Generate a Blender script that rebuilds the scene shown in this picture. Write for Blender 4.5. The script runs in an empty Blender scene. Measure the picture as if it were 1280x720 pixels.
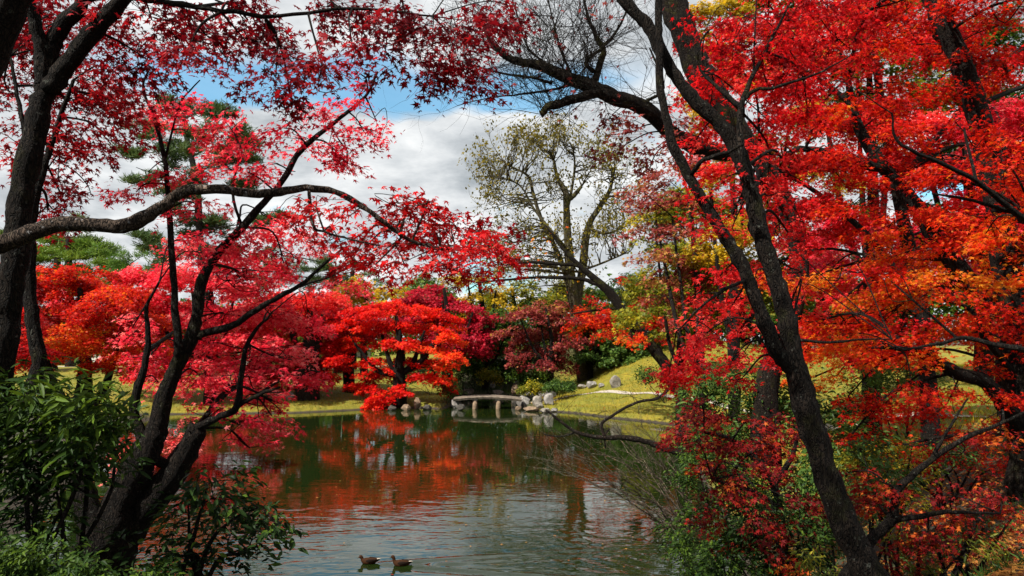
import bpy, math, random
import numpy as np
from mathutils import Vector

SEED = 11
rng = np.random.default_rng(SEED)
random.seed(SEED)
scn = bpy.context.scene
COL = scn.collection

# ------------------------------------------------------------------ camera, sky, sun, exposure
F, CAMZ, HOR = 900.0, 4.5, 425.0
PITCH = math.atan((HOR - 360.0) / F)
cam_d = bpy.data.cameras.new('camera')
cam = bpy.data.objects.new('camera', cam_d)
COL.objects.link(cam)
cam.location = (0, 0, CAMZ)
cam.rotation_euler = (math.radians(90) + PITCH, 0, 0)
cam_d.sensor_width = 36.0
cam_d.lens = 36.0 * F / 1280.0
cam_d.clip_start, cam_d.clip_end = 0.05, 3000.0
scn.camera = cam

SUN_DIR = Vector((-0.50, -0.42, 0.76)).normalized()
sun_el = math.asin(SUN_DIR.z)
sun_az = math.atan2(SUN_DIR.x, SUN_DIR.y)
sd = bpy.data.lights.new('sun', 'SUN')
sd.energy, sd.angle, sd.color = 5.0, math.radians(0.6), (1.0, 0.94, 0.85)
so = bpy.data.objects.new('sun', sd)
COL.objects.link(so)
so.rotation_euler = (-SUN_DIR).to_track_quat('-Z', 'Y').to_euler()

scn.view_settings.view_transform = 'Standard'
scn.view_settings.look = 'None'
scn.view_settings.gamma = 1.0
scn.view_settings.exposure = 0.8
scn.view_settings.use_curve_mapping = False
scn.render.engine = 'CYCLES'
scn.cycles.max_bounces = 6
scn.cycles.diffuse_bounces = 3
scn.cycles.glossy_bounces = 3
scn.cycles.transmission_bounces = 4
scn.cycles.caustics_reflective = False
scn.cycles.caustics_refractive = False


class NT:
    """small helper round a node tree"""
    def __init__(self, tree):
        self.t = tree
        self.n = tree.nodes
        self.l = tree.links

    def add(self, kind, **kw):
        nd = self.n.new(kind)
        for k, v in kw.items():
            setattr(nd, k, v)
        return nd

    def put(self, sock, v):
        if isinstance(v, bpy.types.NodeSocket):
            self.l.new(v, sock)
        else:
            sock.default_value = v

    def math(self, op, a, b=None, c=None, clamp=False):
        nd = self.add('ShaderNodeMath', operation=op, use_clamp=clamp)
        for i, v in enumerate((a, b, c)):
            if v is not None:
                self.put(nd.inputs[i], v)
        return nd.outputs[0]

    def mix(self, f, a, b, blend='MIX'):
        nd = self.add('ShaderNodeMix', data_type='RGBA', blend_type=blend)
        self.put(nd.inputs[0], f)
        self.put(nd.inputs[6], a if isinstance(a, bpy.types.NodeSocket) else (*a, 1) if len(a) == 3 else a)
        self.put(nd.inputs[7], b if isinstance(b, bpy.types.NodeSocket) else (*b, 1) if len(b) == 3 else b)
        return nd.outputs[2]

    def noise(self, vec, scale, detail=4.0, rough=0.55, dist=0.0):
        nd = self.add('ShaderNodeTexNoise')
        if vec is not None:
            self.l.new(vec, nd.inputs['Vector'])
        nd.inputs['Scale'].default_value = scale
        nd.inputs['Detail'].default_value = detail
        nd.inputs['Roughness'].default_value = rough
        nd.inputs['Distortion'].default_value = dist
        return nd.outputs['Fac']

    def ramp(self, fac, stops):
        nd = self.add('ShaderNodeValToRGB')
        cr = nd.color_ramp
        while len(cr.elements) < len(stops):
            cr.elements.new(0.5)
        for e, (p, c) in zip(cr.elements, stops):
            e.position = p
            e.color = (*c, 1) if isinstance(c, tuple) else (c, c, c, 1)
        self.put(nd.inputs[0], fac)
        return nd.outputs[0]


world = bpy.data.worlds.new('World')
scn.world = world
world.use_nodes = True
w = NT(world.node_tree)
w.n.clear()
geo = w.add('ShaderNodeTexCoord').outputs['Generated']
sky = w.add('ShaderNodeTexSky', sky_type='NISHITA', sun_disc=False)
sky.sun_elevation, sky.sun_rotation = sun_el, sun_az
sep = w.add('ShaderNodeSeparateXYZ')
w.l.new(geo, sep.inputs[0])
X_, Y_, Z_ = sep.outputs
den = w.math('ADD', w.math('MAXIMUM', Z_, 0.0), 0.22)
cb = w.add('ShaderNodeCombineXYZ')
w.put(cb.inputs[0], w.math('DIVIDE', X_, den))
w.put(cb.inputs[1], w.math('DIVIDE', Y_, den))
uv = cb.outputs[0]
n_big = w.noise(uv, 1.7, 7, 0.56, 0.3)
n_sh = w.noise(uv, 2.6, 6, 0.6, 0.2)
n_wob = w.noise(uv, 2.2, 3, 0.5)
# a long blue opening low over the pond, and a few smaller ones
zw = w.math('ADD', Z_, w.math('MULTIPLY', w.math('SUBTRACT', n_wob, 0.5), 0.16))
band = w.math('SUBTRACT', 1.0, w.math('DIVIDE', w.math('ABSOLUTE', w.math('SUBTRACT', zw, 0.335)), 0.034), clamp=True)
azm = w.math('SUBTRACT', 1.0, w.math('DIVIDE', w.math('ABSOLUTE', w.math('ADD', X_, 0.16)), 0.36), clamp=True)
hole = w.math('MULTIPLY', w.math('MULTIPLY', band, w.math('MULTIPLY', azm, 2.2, clamp=True)), 2.0, clamp=True)
gen = w.ramp(n_big, [(0.30, 0.0), (0.40, 1.0)])
cover = w.math('MULTIPLY', gen, w.math('SUBTRACT', 1.0, w.math('MULTIPLY', hole, 0.88)))
shade = w.ramp(n_sh, [(0.32, (2.4, 2.65, 2.85)), (0.47, (4.0, 4.2, 4.35)), (0.64, (5.9, 6.0, 6.0))])
skyc = w.mix(1.0, sky.outputs[0], (0.75, 1.25, 1.25), 'MULTIPLY')
bg = w.add('ShaderNodeBackground')
bg.inputs['Strength'].default_value = 0.10
w.put(bg.inputs['Color'], w.mix(cover, skyc, shade))
wo = w.add('ShaderNodeOutputWorld')
w.l.new(bg.outputs[0], wo.inputs[0])

# ------------------------------------------------------------------ pixel rays and terrain
CT, ST = math.cos(PITCH), math.sin(PITCH)


def ray(px, py):
    u, v = (px - 640.0) / F, (360.0 - py) / F
    return np.array((u, CT - v * ST, ST + v * CT))


def P(px, py, Y):
    d = ray(px, py)
    return np.array((0, 0, CAMZ)) + d * (Y / d[1])


POND = np.array([(-3, 8.6), (0, 8.8), (2, 9.6), (3.3, 11.2), (4.6, 14.5), (5.3, 18), (6.0, 23), (7.2, 29), (8.8, 34), (9.4, 37.6),
                 (7.5, 40.0), (5.7, 42.0), (3.9, 44.6), (2.4, 45.8), (0.95, 46.4), (0.7, 50), (1.3, 55), (-1.5, 58), (-4.0, 56),
                 (-4.1, 50), (-4.6, 47.3), (-6, 48.3), (-8.5, 48.0), (-10.5, 46.4), (-13.5, 44.8), (-18, 44.3), (-21, 44),
                 (-20, 38), (-16.5, 30), (-13.5, 22), (-11, 16), (-8.5, 12), (-6, 9.8)], float)


def pond_dist(x, y):
    x = np.asarray(x, float); y = np.asarray(y, float)
    best = np.full(x.shape, 1e9); inside = np.zeros(x.shape, bool)
    n = len(POND)
    for i in range(n):
        a, b = POND[i], POND[(i + 1) % n]
        e = b - a
        t = np.clip(((x - a[0]) * e[0] + (y - a[1]) * e[1]) / (e @ e), 0, 1)
        best = np.minimum(best, np.hypot(x - a[0] - t * e[0], y - a[1] - t * e[1]))
        c = ((a[1] > y) != (b[1] > y))
        with np.errstate(divide='ignore', invalid='ignore'):
            xi = a[0] + (y - a[1]) * e[0] / (e[1] if e[1] != 0 else 1e-9)
        inside ^= (c & (x < xi))
    return np.where(inside, -best, best)


CTRL = np.array([(0, 0, 2.9), (0, -8, 3.1), (3, 6, 2.75), (6, 10, 2.7), (9, 14, 2.7), (14, 20, 2.4), (-4, 5, 2.7), (-5, 8, 2.5), (-12, 14, 1.2),
                 (-16, 24, .8), (-25, 40, .7), (-30, 60, .8), (-12, 55, .9), (-6, 53, .9), (-3, 64, 2.0), (-2, 75, 3.0), (3, 58, 1.7),
                 (5, 50, 1.4), (4, 54, 2.1), (7, 54.5, 2.9), (9, 49, 1.7), (12, 45, 1.7), (12, 55, 3.4), (15, 60, 4.6), (9, 65, 4.6), (16, 30, 2.3), (25, 40, 3.0), (40, 60, 4.0),
                 (0, 110, 3), (-45, 110, .8), (11, 39, 1.4), (11, 32, 1.7), (-20, 80, 1.0), (30, 10, 3.2), (-30, 10, 2), (0, 300, 3), (200, 100, 4), (-200, 100, 2)], float)


def sstep(a, b, x):
    t = np.clip((x - a) / (b - a), 0, 1)
    return t * t * (3 - 2 * t)


def height(x, y):
    x = np.asarray(x, float); y = np.asarray(y, float)
    d = pond_dist(x, y)
    num = np.zeros(x.shape); den_ = np.zeros(x.shape)
    for cx, cy, cz in CTRL:
        wgt = 1.0 / ((x - cx) ** 2 + (y - cy) ** 2 + 3.0) ** 1.6
        num += wgt * cz; den_ += wgt
    H = num / den_
    W = np.where(y > 30, 9.0, np.where(y > 14, 9.0 - (30 - y) / 16 * 4.2, 4.8))
    W = np.where((x < 0) & (y < 14), 3.0, W)
    rip = 0.05 * np.sin(x * 1.7 + 1.3 * np.sin(y * .9)) + 0.04 * np.sin(y * 2.1 + x * .6)
    land = 0.30 * sstep(0, 0.55, d) + (H - 0.30) * sstep(0.1, 1.0, d / W) + rip * sstep(0.2, 2.0, d)
    return np.where(d > 0, land, -0.7 * sstep(0, 1.6, -d))


def hz(x, y):
    return float(height(np.array([x]), np.array([y]))[0])


def G(px, py, y0=4.0, y1=140.0):
    """first ground point along the ray of a pixel"""
    d = ray(px, py)
    ys = np.geomspace(y0, y1, 700)
    t = ys / d[1]
    xs, zs = d[0] * t, CAMZ + d[2] * t
    hs = np.maximum(height(xs, ys), 0.0)
    k = np.argmax(zs <= hs)
    if zs[k] > hs[k]:
        k = len(ys) - 1
    return np.array((xs[k], ys[k], hs[k]))


# ------------------------------------------------------------------ mesh helpers
class MB:
    """collects vertices and faces of one mesh object"""
    def __init__(self):
        self.v, self.f, self.nv = [], [], 0

    def raw(self, verts, faces):
        self.v.append(np.asarray(verts, float))
        b = self.nv
        self.f += [tuple(i + b for i in fc) for fc in faces]
        self.nv += len(verts)

    def tube(self, pts, rad, sides=6, cap=True, rough=0.0):
        pts = np.asarray(pts, float); n = len(pts)
        rad = np.broadcast_to(np.asarray(rad, float), (n,))
        tan = np.gradient(pts, axis=0)
        tan /= np.linalg.norm(tan, axis=1)[:, None] + 1e-9
        ref = np.array((0.31, 0.9, 0.13)) if abs(tan[0] @ np.array((0, 0, 1.))) > .5 else np.array((0, 0, 1.0))
        u = np.cross(tan, ref); u /= np.linalg.norm(u, axis=1)[:, None] + 1e-9
        v = np.cross(tan, u)
        a = np.arange(sides) / sides * 2 * math.pi
        R = rad[:, None] * (1 + (rng.normal(0, rough, (n, sides)) if rough else 0))
        ring = pts[:, None, :] + (np.cos(a)[None, :, None] * u[:, None, :] + np.sin(a)[None, :, None] * v[:, None, :]) * R[..., None]
        fs = []
        for i in range(n - 1):
            for j in range(sides):
                k = (j + 1) % sides
                fs.append((i * sides + j, i * sides + k, (i + 1) * sides + k, (i + 1) * sides + j))
        if cap:
            fs.append(tuple(range(sides))[::-1])
            fs.append(tuple((n - 1) * sides + j for j in range(sides)))
        self.raw(ring.reshape(-1, 3), fs)

    def box(self, c, s, rz=0.0):
        c = np.asarray(c, float); s = np.asarray(s, float) / 2
        q = np.array([(x, y, z) for z in (-1, 1) for x, y in ((-1, -1), (1, -1), (1, 1), (-1, 1))], float) * s
        cs, sn = math.cos(rz), math.sin(rz)
        q = np.stack((q[:, 0] * cs - q[:, 1] * sn, q[:, 0] * sn + q[:, 1] * cs, q[:, 2]), 1) + c
        self.raw(q, [(3, 2, 1, 0), (4, 5, 6, 7), (0, 1, 5, 4), (1, 2, 6, 5), (2, 3, 7, 6), (3, 0, 4, 7)])

    def build(self, name, mat, parent=None, smooth=True, loc=None):
        me = bpy.data.meshes.new(name)
        vs = np.concatenate(self.v) if self.v else np.zeros((0, 3))
        if loc is not None:
            vs = vs - np.asarray(loc, float)
        me.from_pydata(vs.tolist(), [], self.f)
        if smooth:
            me.polygons.foreach_set('use_smooth', np.ones(len(me.polygons), bool))
        if mat: me.materials.append(mat)
        o = bpy.data.objects.new(name, me)
        COL.objects.link(o)
        if parent: o.parent = parent
        return o


def leaf_template(kind):
    if kind == 'maple':      # five pointed lobes
        v = [(0.0, 0.0, 0.0)]
        tips = [(-115, .38), (-52, .66), (0, .80), (52, .66), (115, .38)]
        note = [(-165, .12), (-85, .20), (-26, .27), (26, .27), (85, .20), (165, .12)]
        for a, r in tips: v.append((r * math.cos(math.radians(a)), r * math.sin(math.radians(a)), -.10 * r))
        for a, r in note: v.append((r * math.cos(math.radians(a)), r * math.sin(math.radians(a)), .04))
        f = [(0, 6 + i, 1 + i, 7 + i) for i in range(5)]
    elif kind == 'tri':      # three lobes, for farther maples
        v = [(0, 0, 0), (.62, -.58, -.08), (.85, 0, -.1), (.62, .58, -.08), (-.25, -.3, 0), (.3, -.2, .03), (.3, .2, .03), (-.25, .3, 0)]
        f = [(0, 4, 1, 5), (0, 5, 2, 6), (0, 6, 3, 7)]
    elif kind == 'oval':     # folded pointed leaf
        v = [(0, 0, 0), (.35, -.19, .05), (.72, -.13, .04), (1, 0, -.06), (.72, .13, .04), (.35, .19, .05), (.5, 0, -.02)]
        f = [(0, 1, 2, 6), (6, 2, 3), (6, 3, 4), (0, 6, 4, 5)]
    elif kind == 'lance':
        v = [(0, 0, 0), (.3, -.11, .03), (.7, -.09, .01), (1, 0, -.1), (.7, .09, .01), (.3, .11, .03), (.5, 0, -.02)]
        f = [(0, 1, 2, 6), (6, 2, 3), (6, 3, 4), (0, 6, 4, 5)]
    elif kind == 'needle':
        v = [(0, -.045, 0), (.6, -.05, 0), (1, 0, 0), (.6, .05, 0), (0, .045, 0)]
        f = [(0, 1, 2, 3, 4)]
    elif kind == 'blade':
        v = [(0, -.05, 0), (.6, -.04, .03), (1, 0, .1), (.6, .04, .03), (0, .05, 0)]
        f = [(0, 1, 2, 3, 4)]
    else:                    # rhombus
        v = [(0, 0, 0), (.5, -.34, .05), (1, 0, -.05), (.5, .34, .05)]
        f = [(0, 1, 2, 3)]
    return np.array(v, float), f


def build_leaves(name, kind, pos, dirv, nrm, size, tint, mat, parent=None, loc=None):
    tv, tf = leaf_template(kind)
    n, k = len(pos), len(tv)
    dirv = dirv / (np.linalg.norm(dirv, axis=1)[:, None] + 1e-9)
    side = np.cross(nrm, dirv); side /= np.linalg.norm(side, axis=1)[:, None] + 1e-9
    nn = np.cross(dirv, side)
    base = pos - (np.asarray(loc, float) if loc is not None else 0)
    curl = rng.uniform(.3, 2.2, n)[:, None, None]
    V = base[:, None, :] + size[:, None, None] * (tv[None, :, 0, None] * dirv[:, None, :] + tv[None, :, 1, None] * side[:, None, :] + curl * tv[None, :, 2, None] * nn[:, None, :])
    V = V.reshape(-1, 3).astype(np.float32)
    lens = np.array([len(f) for f in tf]); flat = np.concatenate([np.array(f) for f in tf])
    loops = (flat[None, :] + (np.arange(n) * k)[:, None]).reshape(-1).astype(np.int32)
    nl = np.tile(lens, n)
    starts = np.concatenate(([0], np.cumsum(nl)[:-1])).astype(np.int32)
    me = bpy.data.meshes.new(name)
    me.vertices.add(len(V)); me.vertices.foreach_set('co', V.ravel())
    me.loops.add(len(loops)); me.loops.foreach_set('vertex_index', loops)
    me.polygons.add(len(nl)); me.polygons.foreach_set('loop_start', starts)
    at = me.attributes.new('tint', 'FLOAT', 'FACE')
    at.data.foreach_set('value', np.repeat(tint, len(tf)).astype(np.float32))
    me.update(calc_edges=True)
    me.materials.append(mat)
    o = bpy.data.objects.new(name, me)
    COL.objects.link(o)
    if parent: o.parent = parent
    return o


def empty(name, loc, label, cat, group=None):
    o = bpy.data.objects.new(name, None)
    COL.objects.link(o)
    o.location = loc
    o.empty_display_size = .2
    tag(o, label, cat, group)
    return o


def tag(o, label, cat, group=None, kind=None):
    if label: o['label'] = label
    if cat: o['category'] = cat
    if group: o['group'] = group
    if kind: o['kind'] = kind
    return o


# ------------------------------------------------------------------ materials
def new_mat(name):
    m = bpy.data.materials.new(name)
    m.use_nodes = True
    t = NT(m.node_tree)
    t.n.clear()
    out = t.add('ShaderNodeOutputMaterial')
    return m, t, out


def leaf_mat(name, stops, trans=0.42, rough=0.5, spec=0.22):
    m, t, out = new_mat(name)
    at = t.add('ShaderNodeAttribute', attribute_type='GEOMETRY', attribute_name='tint')
    c = t.ramp(at.outputs['Fac'], stops)
    p = t.add('ShaderNodeBsdfPrincipled')
    t.put(p.inputs['Base Color'], c)
    p.inputs['Roughness'].default_value = rough
    p.inputs['Specular IOR Level'].default_value = spec
    tr = t.add('ShaderNodeBsdfTranslucent')
    t.put(tr.inputs['Color'], t.mix(1.0, c, (1.25, 1.15, 1.0), 'MULTIPLY'))
    mx = t.add('ShaderNodeMixShader')
    mx.inputs[0].default_value = trans
    t.l.new(p.outputs[0], mx.inputs[1]); t.l.new(tr.outputs[0], mx.inputs[2])
    t.l.new(mx.outputs[0], out.inputs[0])
    return m


def bark_mat(name, dark, light, moss=None, mossamt=0.5, scale=9.0):
    m, t, out = new_mat(name)
    co = t.add('ShaderNodeTexCoord').outputs['Object']
    mp = t.add('ShaderNodeMapping'); mp.inputs['Scale'].default_value = (1, 1, .28)
    t.l.new(co, mp.inputs[0])
    n1 = t.noise(mp.outputs[0], scale * 1.8, 8, .72)
    c = t.ramp(n1, [(.32, dark), (.68, light)])
    n3 = t.noise(co, scale * .5, 5, .7)
    c = t.mix(t.ramp(n3, [(.58, 0.0), (.68, .55)]), c, tuple(min(1, x * 2.3) for x in light))
    crack = t.add('ShaderNodeTexVoronoi', feature='DISTANCE_TO_EDGE'); crack.inputs['Scale'].default_value = scale * 1.6
    wrp = t.add('ShaderNodeVectorMath', operation='ADD'); wn = t.add('ShaderNodeTexNoise'); wn.inputs['Scale'].default_value = 9
    t.l.new(mp.outputs[0], wn.inputs['Vector']); t.l.new(mp.outputs[0], wrp.inputs[0]); t.l.new(wn.outputs['Color'], wrp.inputs[1])
    t.l.new(wrp.outputs[0], crack.inputs['Vector'])
    ck = t.ramp(crack.outputs['Distance'], [(.02, 0.0), (.16, 1.0)])
    c = t.mix(ck, tuple(x * .3 for x in dark), c)
    c = t.mix(t.ramp(t.noise(co, 21, 3, .6), [(.63, 0.0), (.68, .7)]), c, tuple(min(.3, y * 2.6 + .02) for y in (light[0], light[0] * 1.08, light[0] * .85)))
    if moss:
        n2 = t.noise(co, 2.6, 5, .7)
        c = t.mix(t.ramp(n2, [(mossamt, 0.0), (mossamt + .13, .8)]), c, moss)
    p = t.add('ShaderNodeBsdfPrincipled')
    t.put(p.inputs['Base Color'], c)
    p.inputs['Roughness'].default_value = .9
    p.inputs['Specular IOR Level'].default_value = .15
    b = t.add('ShaderNodeBump'); b.inputs['Strength'].default_value = 1.0; b.inputs['Distance'].default_value = .04
    t.put(b.inputs['Height'], t.math('ADD', n1, t.math('MULTIPLY', ck, .6))); t.l.new(b.outputs[0], p.inputs['Normal'])
    t.l.new(p.outputs[0], out.inputs[0])
    return m


L = {  # pale pink end of the reds also paints leaf glints into the colour
    'crimson': leaf_mat('crimson_leaves', [(0, (.07, .003, .007)), (.4, (.19, .005, .011)), (.75, (.37, .008, .014)), (1, (.55, .03, .035))], .40),
    'red': leaf_mat('red_leaves', [(0, (.15, .003, .006)), (.35, (.42, .006, .010)), (.7, (.74, .014, .018)), (1, (.78, .10, .08))], .56),
    'pinkred': leaf_mat('pink_red_leaves', [(0, (.28, .004, .016)), (.35, (.60, .010, .036)), (.7, (.80, .04, .075)), (1, (.84, .22, .21))], .56),
    'orangered': leaf_mat('orange_red_leaves', [(0, (.22, .004, .005)), (.3, (.56, .010, .007)), (.6, (.72, .045, .008)), (.82, (.70, .13, .010)), (1, (.66, .26, .015))], .55),
    'orange': leaf_mat('orange_leaves', [(0, (.30, .03, .006)), (.4, (.52, .12, .01)), (.75, (.60, .22, .012)), (1, (.62, .36, .03))], .42),
    'brightred': leaf_mat('scarlet_leaves', [(0, (.42, .004, .004)), (.4, (.72, .010, .008)), (.75, (.80, .05, .008)), (1, (.74, .16, .015))], .48),
    'magenta': leaf_mat('magenta_leaves', [(0, (.14, .003, .012)), (.4, (.36, .006, .022)), (.8, (.55, .012, .036)), (1, (.66, .06, .08))], .42),
    'dusty': leaf_mat('dusty_red_leaves', [(0, (.12, .012, .014)), (.4, (.26, .03, .03)), (.75, (.36, .08, .06)), (1, (.42, .24, .04))], .40),
    'yellow': leaf_mat('yellow_leaves', [(0, (.20, .16, .015)), (.4, (.40, .29, .012)), (.75, (.60, .38, .015)), (1, (.68, .36, .02))], .45),
    'yellowgreen': leaf_mat('yellow_green_leaves', [(0, (.05, .08, .010)), (.4, (.14, .16, .012)), (.75, (.30, .27, .014)), (1, (.50, .36, .02))], .42),
    'olive': leaf_mat('olive_leaves', [(0, (.05, .05, .010)), (.4, (.15, .13, .014)), (1, (.34, .25, .02))], .40),
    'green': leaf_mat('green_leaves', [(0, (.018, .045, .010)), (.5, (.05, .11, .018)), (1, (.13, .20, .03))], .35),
    'darkgreen': leaf_mat('dark_green_leaves', [(0, (.008, .020, .005)), (.5, (.022, .052, .009)), (1, (.085, .145, .012))], .30, .5, .12),
    'pine': leaf_mat('pine_needles', [(0, (.020, .045, .016)), (.5, (.05, .095, .028)), (1, (.11, .16, .04))], .25),
    'conifer': leaf_mat('bright_conifer_needles', [(0, (.03, .08, .012)), (.5, (.08, .17, .02)), (1, (.17, .24, .03))], .30),
    'darkred': leaf_mat('dark_red_leaves', [(0, (.05, .003, .004)), (.45, (.15, .006, .007)), (.8, (.30, .012, .008)), (1, (.45, .10, .012))], .36, .6, .15),
    'litter': leaf_mat('fallen_leaf_mix', [(0, (.07, .02, .01)), (.3, (.20, .06, .012)), (.6, (.34, .15, .025)), (.85, (.42, .22, .05)), (1, (.38, .02, .015))], .15, .7, .2),
    'grass': leaf_mat('moss_blades', [(0, (.07, .10, .006)), (.5, (.24, .22, .010)), (1, (.40, .28, .012))], .35, .6, .2),
}
B = {
    'dark': bark_mat('dark_bark', (.0045, .0034, .0026), (.026, .019, .014), (.024, .024, .006), .56),
    'limb': bark_mat('limb_bark', (.030, .020, .014), (.13, .095, .072), (.05, .05, .015), .62),
    'warm': bark_mat('brown_bark', (.010, .007, .005), (.050, .034, .025), (.03, .03, .010), .58),
    'grey': bark_mat('grey_brown_bark', (.014, .011, .009), (.060, .050, .041), (.04, .042, .010), .56),
    'moss': bark_mat('mossy_bark', (.007, .005, .004), (.032, .022, .015), (.05, .048, .008), .54),
    'pale': bark_mat('pale_twig_bark', (.10, .075, .05), (.30, .24, .17)),
    'olive': bark_mat('olive_bark', (.06, .05, .03), (.20, .165, .10), (.14, .13, .03), .5),
}


# ------------------------------------------------------------------ trees
def catmull(pts, sub):
    p = np.asarray(pts, float)
    if len(p) < 3:
        t = np.linspace(0, 1, sub + 1)[:, None]
        return p[0] * (1 - t) + p[-1] * t
    q = np.vstack((2 * p[0] - p[1], p, 2 * p[-1] - p[-2]))
    out = []
    for i in range(1, len(q) - 2):
        a, b, c, d = q[i - 1], q[i], q[i + 1], q[i + 2]
        for t in np.arange(sub) / sub:
            out.append(.5 * (2 * b + (c - a) * t + (2 * a - 5 * b + 4 * c - d) * t * t + (3 * b - a - 3 * c + d) * t ** 3))
    out.append(q[-2])
    return np.array(out)


class Tree:
    def __init__(self, name, label, cat, leaf, bark, kind='tri', size=.07, rc=.35, cover=.75, dens=2.0, flat=.22, droop=.25, tilt=.6, group=None,
                 trunk='trunk', crown='crown', twig=1.0):
        self.name, self.label, self.cat, self.group = name, label, cat, group
        self.leaf, self.bark, self.kind, self.size = leaf, bark, kind, size
        self.rc, self.cover, self.dens, self.flat, self.droop, self.tilt = rc, cover, dens, flat, droop, tilt
        self.tm, self.bm = MB(), MB()
        self.skel, self.base = [], None
        self.pos, self.dir, self.nrm, self.siz, self.tin = [], [], [], [], []
        self.trunkname, self.crownname, self.twig = trunk, crown, twig

    def limb(self, pts, sub=6, w=True, wob=.012):
        """pts: (px, py, Y, radius_px), traced at its own distance"""
        a = np.array([(*P(p[0], p[1], p[2]), p[3] / F * p[2]) for p in pts])
        return self.limb3(a, sub, wob)

    def limb3(self, a, sub=6, wob=.012):
        c = catmull(a, sub)
        r = np.maximum(c[:, 3], .002)
        q = c[:, :3].copy()
        if len(q) > 3:
            q[1:-1] += rng.normal(0, 1, (len(q) - 2, 3)) * (r[1:-1, None] * .035 + wob * .2)
        k_ = np.arange(len(r)); r = r * (1 + .07 * np.sin(k_ * .9 + rng.uniform(0, 6)) * np.sin(k_ * .37 + rng.uniform(0, 6)) + .03 * rng.normal(0, 1, len(r)))
        sides = 14 if r.max() > .14 else 10 if r.max() > .08 else 7 if r.max() > .03 else 5
        self.tm.tube(q, r, sides, rough=.04 if r.max() > .05 else 0)
        self.skel.append(np.column_stack((q, r)))
        if self.base is None:
            self.base = q[0].copy()
        return q

    def nearest(self, p):
        s = np.concatenate(self.skel)
        d = np.linalg.norm(s[:, :3] - p, axis=1) + np.where(s[:, 2] > p[2] + .3, .6 * (s[:, 2] - p[2]), 0) + s[:, 3] * 2
        k = int(np.argmin(d))
        return s[k, :3], s[k, 3]

    def pad(self, px, py, Y, rx, ry, dd=None, tint=.5, dens=None, cover=None, rc=None):
        c = P(px, py, Y)
        k = Y / F
        self.pad3(c, (rx * k, (dd if dd is not None else max(rx * k * .8, .3)), ry * k), tint, dens, cover, rc)

    def pad3(self, c, rad, tint=.5, dens=None, cover=None, rc=None):
        c = np.asarray(c, float); rad = np.asarray(rad, float)
        rc = rc or self.rc
        dens = dens if dens is not None else self.dens
        cover = cover if cover is not None else self.cover
        at, ar = self.nearest(c)
        far = np.linalg.norm(at - c)
        r0 = min(max(.006 + .012 * far, .008) * self.twig, max(ar * .8, .006))
        mid = (at + c) / 2 + np.array((0, 0, .12 * far)) + rng.normal(0, .06 * far, 3)
        if far > .1:
            ln = catmull(np.array([at, mid, c]), 5)
            self.bm.tube(ln, np.linspace(r0, r0 * .5, len(ln)), 5, cap=False)
        else:
            ln = np.array([at, c])
        nc = max(2, int(round(dens * math.pi * rad[0] * rad[2] / (rc * rc) * rng.uniform(.85, 1.15))))
        u = rng.normal(0, 1, (nc, 3)); u /= np.linalg.norm(u, axis=1)[:, None]
        ctr = c + u * (rng.random(nc) ** .45)[:, None] * rad
        for q in ctr:
            self.spray(q, c, rc, tint, cover, r0, ln)

    def spray(self, q, c, rc, tint, cover, r0, ln):
        R = rc * rng.uniform(.6, 1.25)
        out = q - (c + ln[0]) / 2
        az = math.atan2(out[1], out[0]) + rng.normal(0, .5)
        d = np.array((math.cos(az), math.sin(az), 0)); s = np.array((-d[1], d[0], 0))
        st = q - d * R
        j = ln[rng.integers(len(ln) // 2, len(ln))]
        b = catmull(np.array([j, (j + st) / 2 + rng.normal(0, .05 * R + .05, 3), st, q, q + d * R * .8 - np.array((0, 0, self.droop * R * .8))]), 3)
        self.bm.tube(b, np.linspace(r0 * .45, r0 * .12 + .0008, len(b)), 3, cap=False)
        area = {'maple': .45, 'tri': .45, 'oval': .26, 'lance': .16, 'needle': .09}.get(self.kind, .34)
        n = max(4, int(cover * 3.0 * R * R / (area * self.size ** 2)))
        t = rng.beta(1.6, 1.3, n)
        wd = np.sin(np.clip(t, .05, 1) ** .75 * math.pi * .93) * .62 + .08
        sc = rng.normal(0, .55, n).clip(-1.1, 1.1)
        slope = rng.normal(0, .10)
        pos = st + d * (t * 2 * R)[:, None] + s * (sc * wd * R)[:, None]
        pos[:, 2] += -self.droop * R * (t * t * 1.4 + sc * sc * .5) + rng.normal(0, self.flat * R, n) + slope * sc * R
        a2 = az + sc * .9 + rng.normal(0, .7, n)
        dv = np.stack((np.cos(a2), np.sin(a2), rng.normal(-.35, .4, n)), 1)
        nr = np.stack((rng.normal(0, self.tilt, n), rng.normal(-.15, self.tilt, n), np.ones(n)), 1)
        self.pos.append(pos); self.dir.append(dv); self.nrm.append(nr)
        self.siz.append(self.size * rng.uniform(.5, 1.3, n))
        tn_ = np.clip(tint + rng.normal(0, .14) + rng.normal(0, .19, n), 0, 1)
        self.tin.append(np.where(rng.random(n) < .05, rng.random(n), tn_))

    def tuft(self, q, n, ln_, tint):
        """needle tuft"""
        u = rng.normal(0, 1, (n, 3)); u[:, 2] = np.abs(u[:, 2]) * .8 + .1
        self.pos.append(np.repeat(q[None], n, 0) + rng.normal(0, ln_ * .25, (n, 3))); self.dir.append(u); self.nrm.append(rng.normal(0, 1, (n, 3)))
        self.siz.append(ln_ * rng.uniform(.7, 1.2, n)); self.tin.append(np.clip(tint + rng.normal(0, .12) + rng.normal(0, .12, n), 0, 1))

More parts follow.
